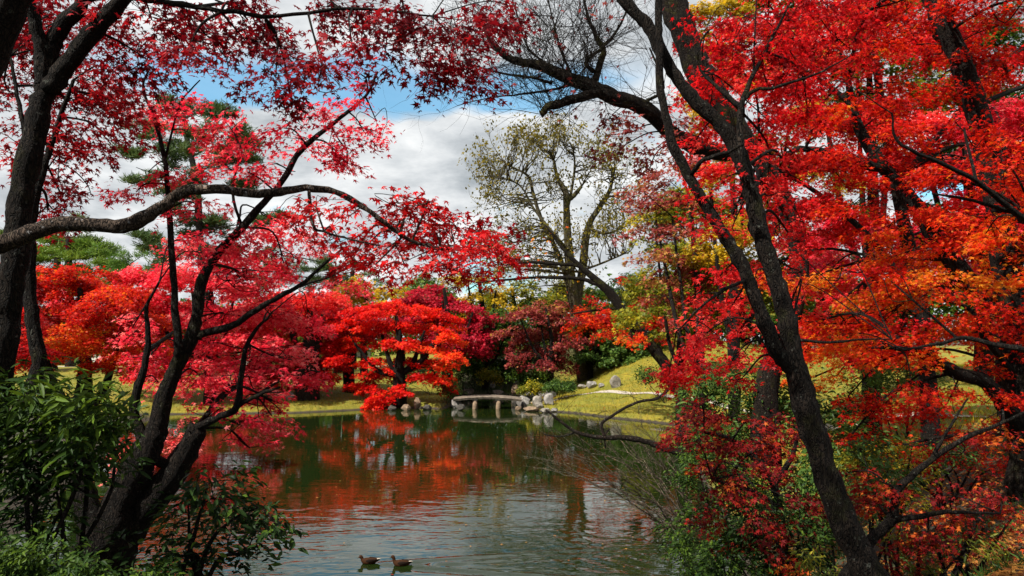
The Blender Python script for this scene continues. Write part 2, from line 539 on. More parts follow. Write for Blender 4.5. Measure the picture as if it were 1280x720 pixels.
    def pine_pad(self, px, py, Y, rx, ry, n=60, tint=.5, ln_=.26, per=22):
        c = P(px, py, Y); k = Y / F
        rad = np.array((rx * k, rx * k * .8, ry * k))
        at, ar = self.nearest(c)
        l2 = catmull(np.array([at, (at + c) / 2 + rng.normal(0, .2, 3), c]), 5)
        self.bm.tube(l2, np.linspace(.07, .03, len(l2)), 5, cap=False)
        u = rng.normal(0, 1, (n, 3)); u /= np.linalg.norm(u, axis=1)[:, None]
        u[:, 2] = np.abs(u[:, 2]) * .9 - .25
        lob = rng.normal(0, .55, (4, 3)) * rad
        c = c + lob[rng.integers(0, 4, n)] * (rng.random(n) < .8)[:, None]
        for c, q in zip(c, c + u * (rng.random(n) ** .4)[:, None] * rad * .75):
            self.bm.tube(np.array([c + (q - c) * .25, q]), np.array([.018, .006]), 3, cap=False)
            self.tuft(q, per, ln_, tint)

    def twigs(self, start, dirv, length, r, depth=3, spread=.5, up=.05, kids=3):
        """bare forking twigs"""
        d = np.asarray(dirv, float); d = d / np.linalg.norm(d)
        n = 4
        pts = [np.asarray(start, float)]
        for i in range(n):
            d = d + rng.normal(0, .16, 3) + np.array((0, 0, up)); d /= np.linalg.norm(d)
            pts.append(pts[-1] + d * length / n)
        pts = np.array(pts)
        self.bm.tube(pts, np.linspace(r, r * .5, len(pts)), 4 if r > .01 else 3, cap=False)
        tips = [pts[-1]]
        if depth > 0:
            for _ in range(kids):
                k = rng.integers(1, len(pts))
                dd = (pts[k] - pts[k - 1]); dd = dd / np.linalg.norm(dd) + rng.normal(0, spread, 3)
                tips += self.twigs(pts[k], dd, length * rng.uniform(.5, .8), r * .55, depth - 1, spread, up, kids)
        return tips

    def leaves_at(self, tips, n, sig, tint=.5):
        for q in tips:
            m = rng.poisson(n)
            if m == 0: continue
            self.pos.append(q + rng.normal(0, sig, (m, 3)))
            self.dir.append(rng.normal(0, 1, (m, 3)) + np.array((0, 0, -.5))); self.nrm.append(rng.normal(0, .7, (m, 3)) + np.array((0, 0, 1.0)))
            self.siz.append(self.size * rng.uniform(.6, 1.3, m)); self.tin.append(np.clip(tint + rng.normal(0, .1) + rng.normal(0, .18, m), 0, 1))

    def finish(self):
        base = self.base if self.base is not None else np.concatenate(self.pos).mean(0)
        root = empty(self.name, tuple(base), self.label, self.cat, self.group)
        if self.tm.nv: self.tm.build(self.trunkname, self.bark, root, loc=base)
        if self.bm.nv: self.bm.build('branches', self.bark, root, loc=base)
        if self.pos:
            o = build_leaves(self.crownname, self.kind, np.concatenate(self.pos), np.concatenate(self.dir), np.concatenate(self.nrm),
                             np.concatenate(self.siz), np.concatenate(self.tin), self.leaf, root, base)
            COUNT.append((self.label, sum(len(p) for p in self.pos)))
        return root


COUNT = []

# ------------------------------------------------------------------ ground, pond, path
def axis(segs):
    out = []
    for a, b, s in segs:
        out += list(np.arange(a, b, s))
    return np.array(out + [segs[-1][1]])


gx = axis([(-900, -300, 100), (-300, -60, 20), (-60, -24, 2), (-24, 22, .33), (22, 60, 2), (60, 300, 20), (300, 900, 100)])
gy = axis([(-300, -40, 40), (-40, -6, 3), (-6, 2, .6), (2, 62, .33), (62, 110, 2), (110, 300, 20), (300, 1500, 150)])
XX, YY = np.meshgrid(gx, gy)
HH = height(XX.ravel(), YY.ravel()).reshape(XX.shape)
DD = pond_dist(XX.ravel(), YY.ravel()).reshape(XX.shape)


def lawn_mask(x, y):
    right = sstep(1.0, 2.5, x) * sstep(13, 19, y + .35 * (x - 8)) * (1 - sstep(58, 66, y))
    leftl = (1 - sstep(-5.2, -4.2, x)) * sstep(41, 43, y)
    return np.clip(right + leftl, 0, 1)


def litter_mask(x, y):
    return np.clip((1 - sstep(13, 20, y + .35 * (x - 8))) * sstep(-1, 2, x), 0, 1)


ny, nx = XX.shape
idx = np.arange(nx * ny).reshape(ny, nx)
quads = np.stack((idx[:-1, :-1], idx[:-1, 1:], idx[1:, 1:], idx[1:, :-1]), -1).reshape(-1, 4)
me = bpy.data.meshes.new('ground')
me.vertices.add(nx * ny)
me.vertices.foreach_set('co', np.stack((XX, YY, HH), -1).astype(np.float32).ravel())
me.loops.add(quads.size); me.loops.foreach_set('vertex_index', quads.astype(np.int32).ravel())
me.polygons.add(len(quads)); me.polygons.foreach_set('loop_start', (np.arange(len(quads)) * 4).astype(np.int32))
me.polygons.foreach_set('use_smooth', np.ones(len(quads), bool))
for nm, arr in (('lawn', lawn_mask(XX, YY)), ('litter', litter_mask(XX, YY)), ('shore', DD)):
    me.attributes.new(nm, 'FLOAT', 'POINT').data.foreach_set('value', arr.astype(np.float32).ravel())
me.update(calc_edges=True)
ground = bpy.data.objects.new('ground', me); COL.objects.link(ground)
tag(ground, None, None, kind='structure')
m, t, out = new_mat('garden_ground')
co = t.add('ShaderNodeTexCoord').outputs['Object']
at = {k: t.add('ShaderNodeAttribute', attribute_type='GEOMETRY', attribute_name=k).outputs['Fac'] for k in ('lawn', 'litter', 'shore')}
nA, nB, nC = t.noise(co, .45, 6, .6), t.noise(co, 5.0, 6, .7), t.noise(co, 26.0, 4, .7)
lawn = t.mix(nC, (.080, .10, .005), (.29, .25, .008))
lawn = t.mix(t.ramp(nA, [(.42, 0.0), (.62, 1.0)]), lawn, t.mix(nC, (.12, .105, .006), (.40, .27, .010)))
soil = t.mix(nB, (.012, .010, .007), (.055, .040, .022))
soil = t.mix(t.ramp(nA, [(.45, 0.0), (.6, .8)]), soil, (.035, .042, .010))
lawn = t.mix(t.ramp(t.noise(co, 1.9, 6, .7), [(.40, .75), (.60, 0.0)]), lawn, t.mix(nC, (.05, .07, .005), (.17, .165, .010)))
c = t.mix(at['lawn'], soil, lawn)
c = t.mix(t.ramp(at['shore'], [(.10, 1.0), (.24, 0.0)]), c, t.mix(nB, (.012, .010, .006), (.05, .035, .02)))
p = t.add('ShaderNodeBsdfPrincipled'); t.put(p.inputs['Base Color'], c); p.inputs['Roughness'].default_value = .9
b = t.add('ShaderNodeBump'); b.inputs['Distance'].default_value = .06; b.inputs['Strength'].default_value = .9
t.put(b.inputs['Height'], nC); t.l.new(b.outputs[0], p.inputs['Normal']); t.l.new(p.outputs[0], out.inputs[0])
me.materials.append(m)

# pond surface with real ripples round the ducks' wakes
wx = axis([(-24, -6, .6), (-6, 5, .09), (5, 14, .6)]); wy = axis([(7, 12, .5), (12, 22, .09), (22, 60, 1.0)])
WX, WY = np.meshgrid(wx, wy)
DUCKS = [(P(462, 697, 14.9)[0], 14.9), (P(502, 699, 14.75)[0], 14.75)]
WZ = np.zeros(WX.shape)
for dx, dy in DUCKS:
    rx_, ry_ = WX - dx - .1, WY - dy
    for s in (1, -1):
        off = ry_ * s - rx_ * .22
        amp = .030 * sstep(0, .3, rx_) * np.exp(-rx_ / 3.2) * np.exp(-(off / (.16 + .05 * np.abs(rx_))) ** 2)
        WZ += amp * np.cos(off * 16)
fade = sstep(-6, -4.5, WX) * (1 - sstep(3.5, 5, WX)) * sstep(12, 12.8, WY) * (1 - sstep(20, 22, WY))
WZ *= fade
# a train of slow ripples crossing the near right water
WZ += .006 * fade * np.exp(-((WX - 1.6) / 1.5) ** 2 - ((WY - 15.2) / 1.8) ** 2) * np.sin((WX * .75 + WY * .66) * 15)
ny, nx = WX.shape
idx = np.arange(nx * ny).reshape(ny, nx)
quads = np.stack((idx[:-1, :-1], idx[:-1, 1:], idx[1:, 1:], idx[1:, :-1]), -1).reshape(-1, 4)
me = bpy.data.meshes.new('water')
me.from_pydata(np.stack((WX, WY, WZ), -1).reshape(-1, 3).tolist(), [], quads.tolist())
me.polygons.foreach_set('use_smooth', np.ones(len(quads), bool))
water = bpy.data.objects.new('water', me); COL.objects.link(water); tag(water, None, None, kind='structure')
m, t, out = new_mat('pond_water')
co = t.add('ShaderNodeTexCoord').outputs['Object']
sp = t.add('ShaderNodeSeparateXYZ'); t.l.new(co, sp.inputs[0])
mp = t.add('ShaderNodeMapping'); mp.inputs['Scale'].default_value = (.42, 1.0, 1); mp.inputs['Rotation'].default_value = (0, 0, .12)
t.l.new(co, mp.inputs[0])
r1, r2 = t.noise(mp.outputs[0], 2.3, 1, .4, .5), t.noise(mp.outputs[0], 9.0, 1, .4, .3)
patch = t.ramp(t.noise(co, .22, 2, .5), [(.36, .25), (.62, 1.0)])
calm = t.math('SUBTRACT', 1.0, t.math('MULTIPLY', t.math('DIVIDE', t.math('SUBTRACT', sp.outputs[1], 15.0), 9.0, clamp=True), .80))
hgt = t.math('MULTIPLY', t.math('MULTIPLY', t.math('ADD', r1, t.math('MULTIPLY', r2, .30)), patch), calm)
b = t.add('ShaderNodeBump'); b.inputs['Strength'].default_value = 1.0; b.inputs['Distance'].default_value = .025
t.put(b.inputs['Height'], hgt)
p = t.add('ShaderNodeBsdfPrincipled')
p.inputs['Base Color'].default_value = (.008, .015, .003, 1)
p.inputs['Roughness'].default_value = .015
p.inputs['IOR'].default_value = 1.60
t.l.new(b.outputs[0], p.inputs['Normal']); t.l.new(p.outputs[0], out.inputs[0])
me.materials.append(m)


def stone_mat(name, a, bcol, mossy=.62):
    m, t, out = new_mat(name)
    co = t.add('ShaderNodeTexCoord').outputs['Object']
    n1, n2 = t.noise(co, 3.5, 8, .68), t.noise(co, 14, 5, .7)
    c = t.mix(t.ramp(n1, [(.35, 0.0), (.65, 1.0)]), a, bcol)
    c = t.mix(t.ramp(n2, [(mossy, 0.0), (mossy + .08, .7)]), c, (.10, .085, .03))
    p = t.add('ShaderNodeBsdfPrincipled'); t.put(p.inputs['Base Color'], c); p.inputs['Roughness'].default_value = .85
    b = t.add('ShaderNodeBump'); b.inputs['Strength'].default_value = .8; b.inputs['Distance'].default_value = .05
    t.put(b.inputs['Height'], n1); t.l.new(b.outputs[0], p.inputs['Normal']); t.l.new(p.outputs[0], out.inputs[0])
    return m


ST_PALE = stone_mat('pale_stone', (.09, .08, .065), (.30, .27, .225))
ST_GREY = stone_mat('grey_stone', (.10, .09, .085), (.30, .28, .25))
ST_TAN = stone_mat('tan_stone', (.10, .065, .04), (.26, .18, .11))
ST_DARK = stone_mat('dark_wet_stone', (.02, .018, .015), (.08, .07, .055))


def plain(name, col, rough=.7, var=.25, scale=8.0):
    m, t, out = new_mat(name)
    co = t.add('ShaderNodeTexCoord').outputs['Object']
    n = t.noise(co, scale, 5, .6)
    p = t.add('ShaderNodeBsdfPrincipled')
    t.put(p.inputs['Base Color'], t.mix(n, tuple(x * (1 - var) for x in col), tuple(x * (1 + var) for x in col)))
    p.inputs['Roughness'].default_value = rough
    p.inputs['Specular IOR Level'].default_value = .1
    t.l.new(p.outputs[0], out.inputs[0])
    return m


def ribbon(name, pts, width, mat, lift=.035):
    c = catmull(np.array(pts, float), 10)
    tn = np.gradient(c, axis=0); tn /= np.linalg.norm(tn, axis=1)[:, None]
    sd_ = np.stack((-tn[:, 1], tn[:, 0]), 1)
    K = 6
    vs, fs = [], []
    for i in range(len(c)):
        for k in range(K):
            q = c[i] + sd_[i] * width * ((k / (K - 1)) - .5) * (1 + .08 * math.sin(i * 1.7 + k))
            vs.append((q[0], q[1], hz(q[0], q[1]) + lift))
    for i in range(len(c) - 1):
        for k in range(K - 1):
            a = i * K + k
            fs.append((a, a + 1, a + K + 1, a + K))
    mb = MB(); mb.raw(vs, fs)
    o = mb.build(name, mat)
    return tag(o, None, None, kind='structure')


GRAVEL = plain('pale_path_gravel', (.34, .30, .25), .9, .3, 20)
gA, gB, gC, gD = G(1105, 541), G(1165, 546), G(1225, 550), G(870, 497)
ribbon('path', [(1.2, 48.8), (3.6, 50.0), (6.5, 49.2), (9.0, 46.0), (11.0, 43.2), (12.8, 38), (12, 30), (11.2, 24), (11.5, 21), (13, 19.2), (16, 18), (22, 17)], .36, GRAVEL)
ribbon('gravel_path', [(-75, 84), (-50, 84), (-38, 83), (-28, 84), (-14, 88)], 1.6, GRAVEL)

# ------------------------------------------------------------------ stone bridge
BR = empty('stone_bridge', (-1.7, 48.0, 0), 'low arched stone slab bridge on short posts over the pond inlet', 'bridge')
mb = MB(); NX = 16; x0, x1 = P(568, 497, 48)[0], P(652, 497, 48)[0]
vs, fs = [], []
for i in range(NX + 1):
    u = i / NX; x = x0 + (x1 - x0) * u; z = .64 + .19 * math.sin(math.pi * (.06 + .88 * u)) - .03 * u
    for (dy, dz) in ((-.75, -.15), (-.80, -.02), (-.72, .03), (.72, .03), (.80, -.02), (.75, -.15)):
        vs.append((x + 1.7, dy, z + dz))
for i in range(NX):
    for k in range(6):
        a, b_ = i * 6 + k, i * 6 + (k + 1) % 6
        fs.append((a, b_, b_ + 6, a + 6))
fs += [tuple(range(6)), tuple(NX * 6 + k for k in range(6))[::-1]]
mb.raw(vs, fs); mb.build('deck', stone_mat('weathered_bridge_stone', (.06, .045, .032), (.20, .16, .12), .55), BR, smooth=False)
PIER_F, PIER_B = ST_TAN, ST_DARK
for px in (594, 623):
    X = P(px, 500, 48)[0]
    for dy in (-.55, .55):
        q = MB(); q.tube([(X + 1.7, dy, -.6), (X + 1.7, dy, .1), (X + 1.7 + .02, dy, .60)], [.17, .165, .155], 8, rough=.05); q.build('post', PIER_F, BR)
    q = MB(); q.box((X + 1.7, 0, .63), (.36, 1.44, .09)); q.build('crossbeam', ST_GREY, BR, smooth=False)


# ------------------------------------------------------------------ rocks
import bmesh
ICO = None


def rock(px, py, wpx, hpx, mat, label, group='rocks along the pond edge', Y=None, dpt=.8, sink=.25):
    """rock whose foot stands on the ground under pixel px,py"""
    g = G(px, py) if Y is None else P(px, py, Y)
    k = g[1] / F
    u = rng.normal(0, 1, (26, 3)); u /= np.linalg.norm(u, axis=1)[:, None]
    u = u * rng.uniform(.82, 1.06, 26)[:, None]
    bm_ = bmesh.new()
    for q in u: bm_.verts.new(q)
    ch = bmesh.ops.convex_hull(bm_, input=bm_.verts)
    bmesh.ops.delete(bm_, geom=[e for e in ch['geom_interior'] if isinstance(e, bmesh.types.BMVert)], context='VERTS')
    bmesh.ops.bevel(bm_, geom=list(bm_.edges), offset=.05, segments=1, affect='EDGES')
    bmesh.ops.triangulate(bm_, faces=list(bm_.faces))
    bmesh.ops.subdivide_edges(bm_, edges=list(bm_.edges), cuts=1)
    me = bpy.data.meshes.new('rock'); bm_.to_mesh(me); bm_.free()
    n = len(me.vertices); v = np.empty(n * 3, np.float32); me.vertices.foreach_get('co', v); v = v.reshape(-1, 3)
    v = v + rng.normal(0, .018, v.shape)
    sx, sz = wpx * k / 2, hpx * k / (2 - sink * 2) * 1.0
    v = v * np.array((sx, sx * dpt, sz))
    v[:, 2] += sz * (1 - 2 * sink)
    me.vertices.foreach_set('co', v.astype(np.float32).ravel())
    me.materials.append(mat)
    o = bpy.data.objects.new('rock', me); COL.objects.link(o); o.location = tuple(g)
    o.rotation_euler = (0, 0, 0)
    return tag(o, label, 'rock', group)


# stones of the right bridge head
rock(655, 508, 20, 14, ST_GREY, 'grey boulder holding up the right end of the stone bridge')
rock(672, 507, 15, 13, ST_PALE, 'pale split boulder just right of the bridge end boulder')
rock(668, 493, 22, 10, ST_PALE, 'flat whitish stone on top of the bridge head, below the clipped bush')
rock(686, 506, 15, 16, ST_GREY, 'tall purplish grey boulder at the lawn corner by the bridge')
rock(700, 487, 24, 9, ST_DARK, 'dark flat rock under the clipped dome bush right of the bridge')
rock(664, 514, 22, 6, ST_TAN, 'flat tan stone lying at the waterline right of the bridge')
rock(682, 516, 14, 6, ST_PALE, 'small pale stone half in the water below the lawn corner')
rock(693, 515, 10, 5, ST_GREY, 'smallest grey stone at the water edge left of the lawn')
rock(645, 507, 12, 12, ST_DARK, 'dark angular rock tucked under the right end of the bridge deck')
rock(663, 500, 14, 14, ST_GREY, 'grey mossy rock in the middle of the bridge head pile')
rock(678, 497, 16, 13, ST_GREY, 'broad grey rock at the top right of the bridge head pile')
rock(690, 498, 12, 10, ST_DARK, 'dark rock behind the tall boulder at the lawn corner')
rock(674, 512, 12, 8, ST_PALE, 'pale block at the foot of the split boulder')
rock(648, 513, 9, 6, ST_TAN, 'small brown stone in the water under the bridge end')
# edge of the lawn
rock(714, 486, 11, 9, ST_PALE, 'round white stone at the start of the path on the lawn', 'stones on the lawn')
rock(727, 486, 14, 6, ST_PALE, 'long low whitish stone beside the round white stone', 'stones on the lawn')
rock(740, 486, 15, 9, ST_GREY, 'grey stone in the middle of the lawn stone row', 'stones on the lawn')
rock(752, 485, 9, 6, ST_GREY, 'little grey stone between grey stone and pale pointed stone', 'stones on the lawn')
rock(769, 484, 15, 16, ST_PALE, 'pale pointed stone standing at the right of the lawn stone row', 'stones on the lawn')
rock(886, 470, 11, 17, ST_PALE, 'white upright stone alone high on the grass slope', 'stones on the lawn')
# behind the bridge
rock(645, 484, 9, 12, ST_GREY, 'upright grey rock behind the right end of the bridge', 'rocks behind the bridge')
rock(644, 493, 13, 12, ST_TAN, 'orange tan rock in front of the upright grey rock', 'rocks behind the bridge')
rock(616, 485, 8, 7, ST_GREY, 'small grey green rock behind the middle of the bridge', 'rocks behind the bridge')
rock(622, 494, 18, 6, ST_PALE, 'long pale rock showing just above the bridge deck', 'rocks behind the bridge')
rock(584, 494, 20, 9, ST_DARK, 'dark rounded rock at the left end of the bridge', 'rocks behind the bridge')
rock(571, 510, 16, 14, ST_GREY, 'brownish boulder under the left end of the bridge')
rock(577, 513, 11, 9, ST_DARK, 'black wet stone at the water under the left bridge end')
# under the scarlet maple
rock(508, 513, 14, 8, ST_TAN, 'brown rock at the water under the scarlet maple')
rock(522, 511, 10, 16, ST_TAN, 'upright tan rock right of the scarlet maple trunk')
rock(534, 512, 13, 7, ST_DARK, 'low dark rock right of the upright tan rock')
rock(490, 513, 12, 7, ST_DARK, 'low dark rock left of the brown rock under the maple')
rock(362, 500, 12, 12, ST_PALE, 'pale stone on the left lawn near the thick brown trunk', 'stones on the lawn')

# ------------------------------------------------------------------ ducks
FEA = plain('brown_duck_feathers', (.032, .012, .004), .8, .6, 30)
FEAD = plain('dark_duck_feathers', (.010, .005, .003), .8, .5, 30)
BILL = plain('duck_bill_skin', (.06, .05, .03), .5, .2)
WHT = plain('white_tail_feathers', (.36, .32, .26), .7, .1)
EYE = plain('duck_eye', (.005, .005, .005), .2, .1)


def loft(mb, secs, sides=14):
    vs, fs = [], []
    for (c, d, u, ra, rb) in secs:
        c, d, u = (np.array(q, float) for q in (c, d, u))
        d /= np.linalg.norm(d); s = np.cross(d, u); s /= np.linalg.norm(s); u2 = np.cross(s, d)
        for k in range(sides):
            a = 2 * math.pi * k / sides
            vs.append(c + s * ra * math.cos(a) + u2 * rb * math.sin(a))
    n = len(secs)
    for i in range(n - 1):
        for k in range(sides):
            l = (k + 1) % sides
            fs.append((i * sides + k, i * sides + l, (i + 1) * sides + l, (i + 1) * sides + k))
    fs += [tuple(range(sides))[::-1], tuple((n - 1) * sides + k for k in range(sides))]
    mb.raw(vs, fs)


def duck(x, y, rz, label, headup, sc=.88):
    r = empty('duck', (x, y, 0), label, 'duck', 'pair of ducks swimming on the pond')
    r.rotation_euler = (0, 0, rz); r.scale = (sc,) * 3
    mb = MB()
    U = (0, 0, 1)
    # from tail to breast, then up the neck to the bill base (facing -x)
    S = [((.235, 0, .085), (-1, 0, -.1), U, .012, .008), ((.19, 0, .075), (-1, 0, -.1), U, .045, .026), ((.12, 0, .058), (-1, 0, 0), U, .078, .058),
         ((.03, 0, .05), (-1, 0, 0), U, .098, .078), ((-.06, 0, .048), (-1, 0, 0), U, .095, .080), ((-.125, 0, .058), (-1, 0, .35), U, .072, .072),
         ((-.16, 0, .088), (-.7, 0, .8), (.8, 0, .7), .046, .046), ((-.172, 0, .125 + headup * .4), (-.25, 0, 1), (1, 0, .2), .033, .034),
         ((-.180, 0, .155 + headup * .8), (-.35, 0, 1), (1, 0, .3), .034, .037), ((-.197, 0, .182 + headup), (-.8, 0, .6), (.6, 0, .8), .038, .042),
         ((-.218, 0, .186 + headup), (-1, 0, -.1), U, .034, .036), ((-.238, 0, .178 + headup), (-1, 0, -.3), U, .020, .022)]
    loft(mb, S)
    mb.build('body', FEA, r)
    q = MB(); hz_ = .172 + headup
    loft(q, [((-.234, 0, hz_), (-1, 0, -.25), U, .015, .013), ((-.262, 0, hz_ - .008), (-1, 0, -.2), U, .017, .007), ((-.288, 0, hz_ - .013), (-1, 0, -.2), U, .014, .004)], 10)
    q.build('bill', BILL, r)
    for s in (-1, 1):
        q = MB()
        loft(q, [((-.07, s * .083, .075), (1, 0, 0), U, .008, .02), ((0, s * .094, .078), (1, 0, 0), U, .014, .046), ((.09, s * .082, .082), (1, -.12 * s, .05), U, .013, .036),
                 ((.17, s * .052, .094), (1, -.25 * s, .05), U, .009, .018), ((.225, s * .028, .103), (1, -.2 * s, .05), U, .004, .006)], 10)
        q.build('wing', FEAD, r)
        q = MB(); loft(q, [((-.212, s * .033, hz_ + .022), (0, s, 0), U, .005, .005), ((-.212, s * .037, hz_ + .022), (0, s, 0), U, .003, .003)], 8); q.build('eye', EYE, r)
    q = MB(); loft(q, [((.17, 0, .102), (1, 0, .1), U, .030, .008), ((.22, 0, .106), (1, 0, .1), U, .024, .006), ((.262, 0, .106), (1, 0, 0), U, .010, .003)], 10)
    q.build('tail', WHT, r)


duck(DUCKS[0][0], DUCKS[0][1], .05, 'brown duck swimming in front with its neck drawn in', -.030)
duck(DUCKS[1][0], DUCKS[1][1], -.05, 'brown duck following behind with its neck held up', .012)

# ------------------------------------------------------------------ far garden building on the left
PL, RF, TB = plain('white_plaster', (.70, .68, .63), .9, .06, 2), plain('grey_roof_tiles', (.16, .165, .175), .6, .3, 9), plain('brown_timber', (.10, .065, .04), .8, .3)
HB = empty('garden_house', (P(285, 440, 100)[0], 100, hz(P(285, 440, 100)[0], 100)), 'small white walled garden house with grey roof far across the lawn', 'house')
q = MB(); q.box((0, 0, 1.3), (9.0, 5, 2.6)); q.build('wall', PL, HB, smooth=False)
q = MB(); q.raw([(-5.4, -3.4, 2.5), (5.4, -3.4, 2.5), (5.4, 3.4, 2.5), (-5.4, 3.4, 2.5), (-3.2, 0, 4.1), (3.2, 0, 4.1), (-5.4, -3.4, 2.3), (5.4, -3.4, 2.3), (5.4, 3.4, 2.3), (-5.4, 3.4, 2.3)],
             [(0, 1, 5, 4), (1, 2, 5), (2, 3, 4, 5), (3, 0, 4), (6, 7, 1, 0), (7, 8, 2, 1), (8, 9, 3, 2), (9, 6, 0, 3), (9, 8, 7, 6)])
q.build('roof', RF, HB, smooth=False)
for x in (-4.3, -2.1, 0, 2.1, 4.3):
    q = MB(); q.box((x, -2.56, 1.25), (.22, .12, 2.5)); q.build('timber_post', TB, HB, smooth=False)
for x in (-1.05, 1.05):
    q = MB(); q.box((x, -2.54, .95), (1.7, .07, 1.9)); q.build('door', TB, HB, smooth=False)
GW = empty('garden_wall', (P(100, 440, 112)[0], 112, hz(P(100, 440, 112)[0], 112)), 'long white plastered garden wall with tiled top beyond the left lawn', 'wall')
q = MB(); q.box((0, 0, .9), (90, .4, 1.8)); q.build('wall_face', PL, GW, smooth=False)
q = MB(); q.raw([(-45.2, -.6, 1.8), (45.2, -.6, 1.8), (45.2, .6, 1.8), (-45.2, .6, 1.8), (-45.2, 0, 2.25), (45.2, 0, 2.25)], [(0, 1, 5, 4), (2, 3, 4, 5), (1, 2, 5), (3, 0, 4), (3, 2, 1, 0)]); q.build('tiled_top', RF, GW, smooth=False)


def grid_pads(T, x0, x1, y0, y1, sx, sy, Y0, Y1, tint=lambda x, y: .5, rx=None, ry=None, keep=1.0, **kw):
    y = y0
    row = 0
    while y <= y1:
        x = x0 + (sx * .5 if row % 2 else 0)
        while x <= x1:
            if rng.random() < keep:
                jx, jy = x + rng.uniform(-.35, .35) * sx, y + rng.uniform(-.35, .35) * sy
                T.pad(jx, jy, rng.uniform(Y0, Y1), (rx or sx * .62) * rng.uniform(.75, 1.25), (ry or sy * .5) * rng.uniform(.75, 1.25), tint=tint(jx, jy), **kw)
            x += sx
        y += sy
        row += 1


def gbase(px, py, Y):
    """pixel row of the ground under column px at distance Y"""
    q = P(px, py, Y)
    z = hz(q[0], Y)
    return HOR + (CAMZ - z) / Y * F


# ---------------------------------------------------------------- near left
# A1: the big grey trunk on the left, crown overhead
T = Tree('maple_tree', 'big forked dark maple trunk at the left edge with dark crimson leaves overhead', 'tree', L['crimson'], B['dark'], 'maple', .064, .32, .62, 1.6, .16, .30, .65)
T.limb([(-40, 760, 5.5, 23.40), (-18, 560, 5.5, 19.80), (2, 440, 5.5, 17.10), (12, 370, 5.5, 15.75), (22, 290, 5.5, 14.85), (30, 230, 5.5, 13.95), (44, 165, 5.5, 13.05), (56, 108, 5.5, 12.60)])
T.limb([(56, 112, 5.5, 11.70), (52, 65, 5.45, 9.00), (45, 30, 5.4, 8.10), (30, -30, 5.3, 7.20), (20, -120, 5.2, 5.40)])
T.limb([(56, 108, 5.5, 11.70), (64, 65, 5.5, 10.80), (78, 32, 5.45, 9.90), (100, 8, 5.4, 9.00), (130, -40, 5.3, 7.20), (190, -120, 5.0, 5.40), (300, -240, 4.4, 3.60)])
T.limb([(62, 112, 5.5, 12.60), (88, 75, 5.45, 11.70), (118, 38, 5.4, 10.80), (150, 4, 5.3, 9.90), (185, -40, 5.2, 8.10), (260, -110, 4.9, 5.40), (380, -170, 4.5, 3.60)])
T.limb([(80, 30, 5.45, 5.40), (110, -2, 5.4, 5.40), (160, -4, 5.4, 4.50), (230, 6, 5.3, 3.60), (330, 20, 5.3, 2.70), (440, 10, 5.4, 1.98), (540, 20, 5.5, 1.26)], wob=.02)
T.limb([(-18, 560, 5.6, 10.80), (22, 520, 5.8, 9.90), (48, 455, 5.9, 9.00), (40, 400, 5.9, 8.10), (37, 325, 5.9, 7.20), (42, 255, 5.9, 6.30), (58, 200, 5.9, 4.50), (70, 165, 5.9, 3.60), (92, 100, 5.8, 2.25)])
T.limb([(42, 255, 5.9, 4.05), (37, 205, 5.9, 3.60), (24, 130, 5.9, 2.70), (12, 70, 5.9, 1.80)])
for q in [(10, 40, 70, 30), (60, 20, 70, 30), (120, 20, 70, 28), (190, 25, 70, 28), (255, 30, 60, 26), (70, 80, 60, 30), (130, 85, 55, 30), (185, 75, 60, 26), (230, 80, 40, 22), (95, 135, 60, 26), (150, 130, 40, 22),
          (15, 120, 40, 40), (100, 180, 50, 18), (130, 165, 30, 14), (20, 190, 30, 25), (60, 205, 25, 18), (75, 240, 26, 18), (60, 262, 20, 12)]:
    T.pad(q[0], q[1], rng.uniform(6.0, 7.0) if q[0] < 160 else rng.uniform(5.0, 6.6), q[2], q[3], tint=.42 + .12 * (q[1] > 100), dens=1.8)
for q in [(310, 25, 45, 25), (345, 55, 40, 28), (345, 95, 25, 20), (365, 130, 22, 20), (310, 55, 30, 18), (405, 90, 25, 16), (430, 20, 35, 20), (470, 30, 40, 26), (505, 45, 40, 28), (540, 40, 45, 28), (525, 80, 28, 14), (580, 25, 45, 26),
          (615, 15, 35, 20), (570, 75, 18, 18), (578, 92, 8, 10), (480, 75, 25, 14), (440, 55, 30, 16), (640, 8, 25, 12), (500, 5, 50, 15), (410, 5, 30, 14), (290, 5, 40, 14)]:
    T.pad(q[0], q[1], rng.uniform(5.0, 6.2), q[2] * .95, q[3] * .9, tint=.28, dens=1.35)
for _ in range(22):     # unseen part of this crown, added over the camera to shade the bank
    T.pad3((rng.uniform(-3.2, 2.6), rng.uniform(-2.6, 3.6), rng.uniform(7.6, 9.6)), (1.1, 1.0, .35), .35, dens=1.2, rc=.5)
T.finish()

# the trunk cut by the upper left corner
T = Tree('maple_tree', 'black trunk leaning across the upper left corner of the view', 'tree', L['crimson'], B['dark'], 'maple', .072, .34, .6, 1.4, .16, .3)
T.limb([(-330, 860, 4.6, 34), (-210, 560, 4.5, 30), (-110, 300, 4.4, 27), (-45, 130, 4.3, 25), (0, 30, 4.2, 22), (40, -60, 4.1, 18), (80, -160, 4.0, 10)])
T.pad(20, -30, 4.3, 60, 20, tint=.4); T.pad(-40, 30, 4.5, 40, 30, tint=.4); T.pad(90, -150, 4.1, 80, 30, tint=.4)
T.finish()

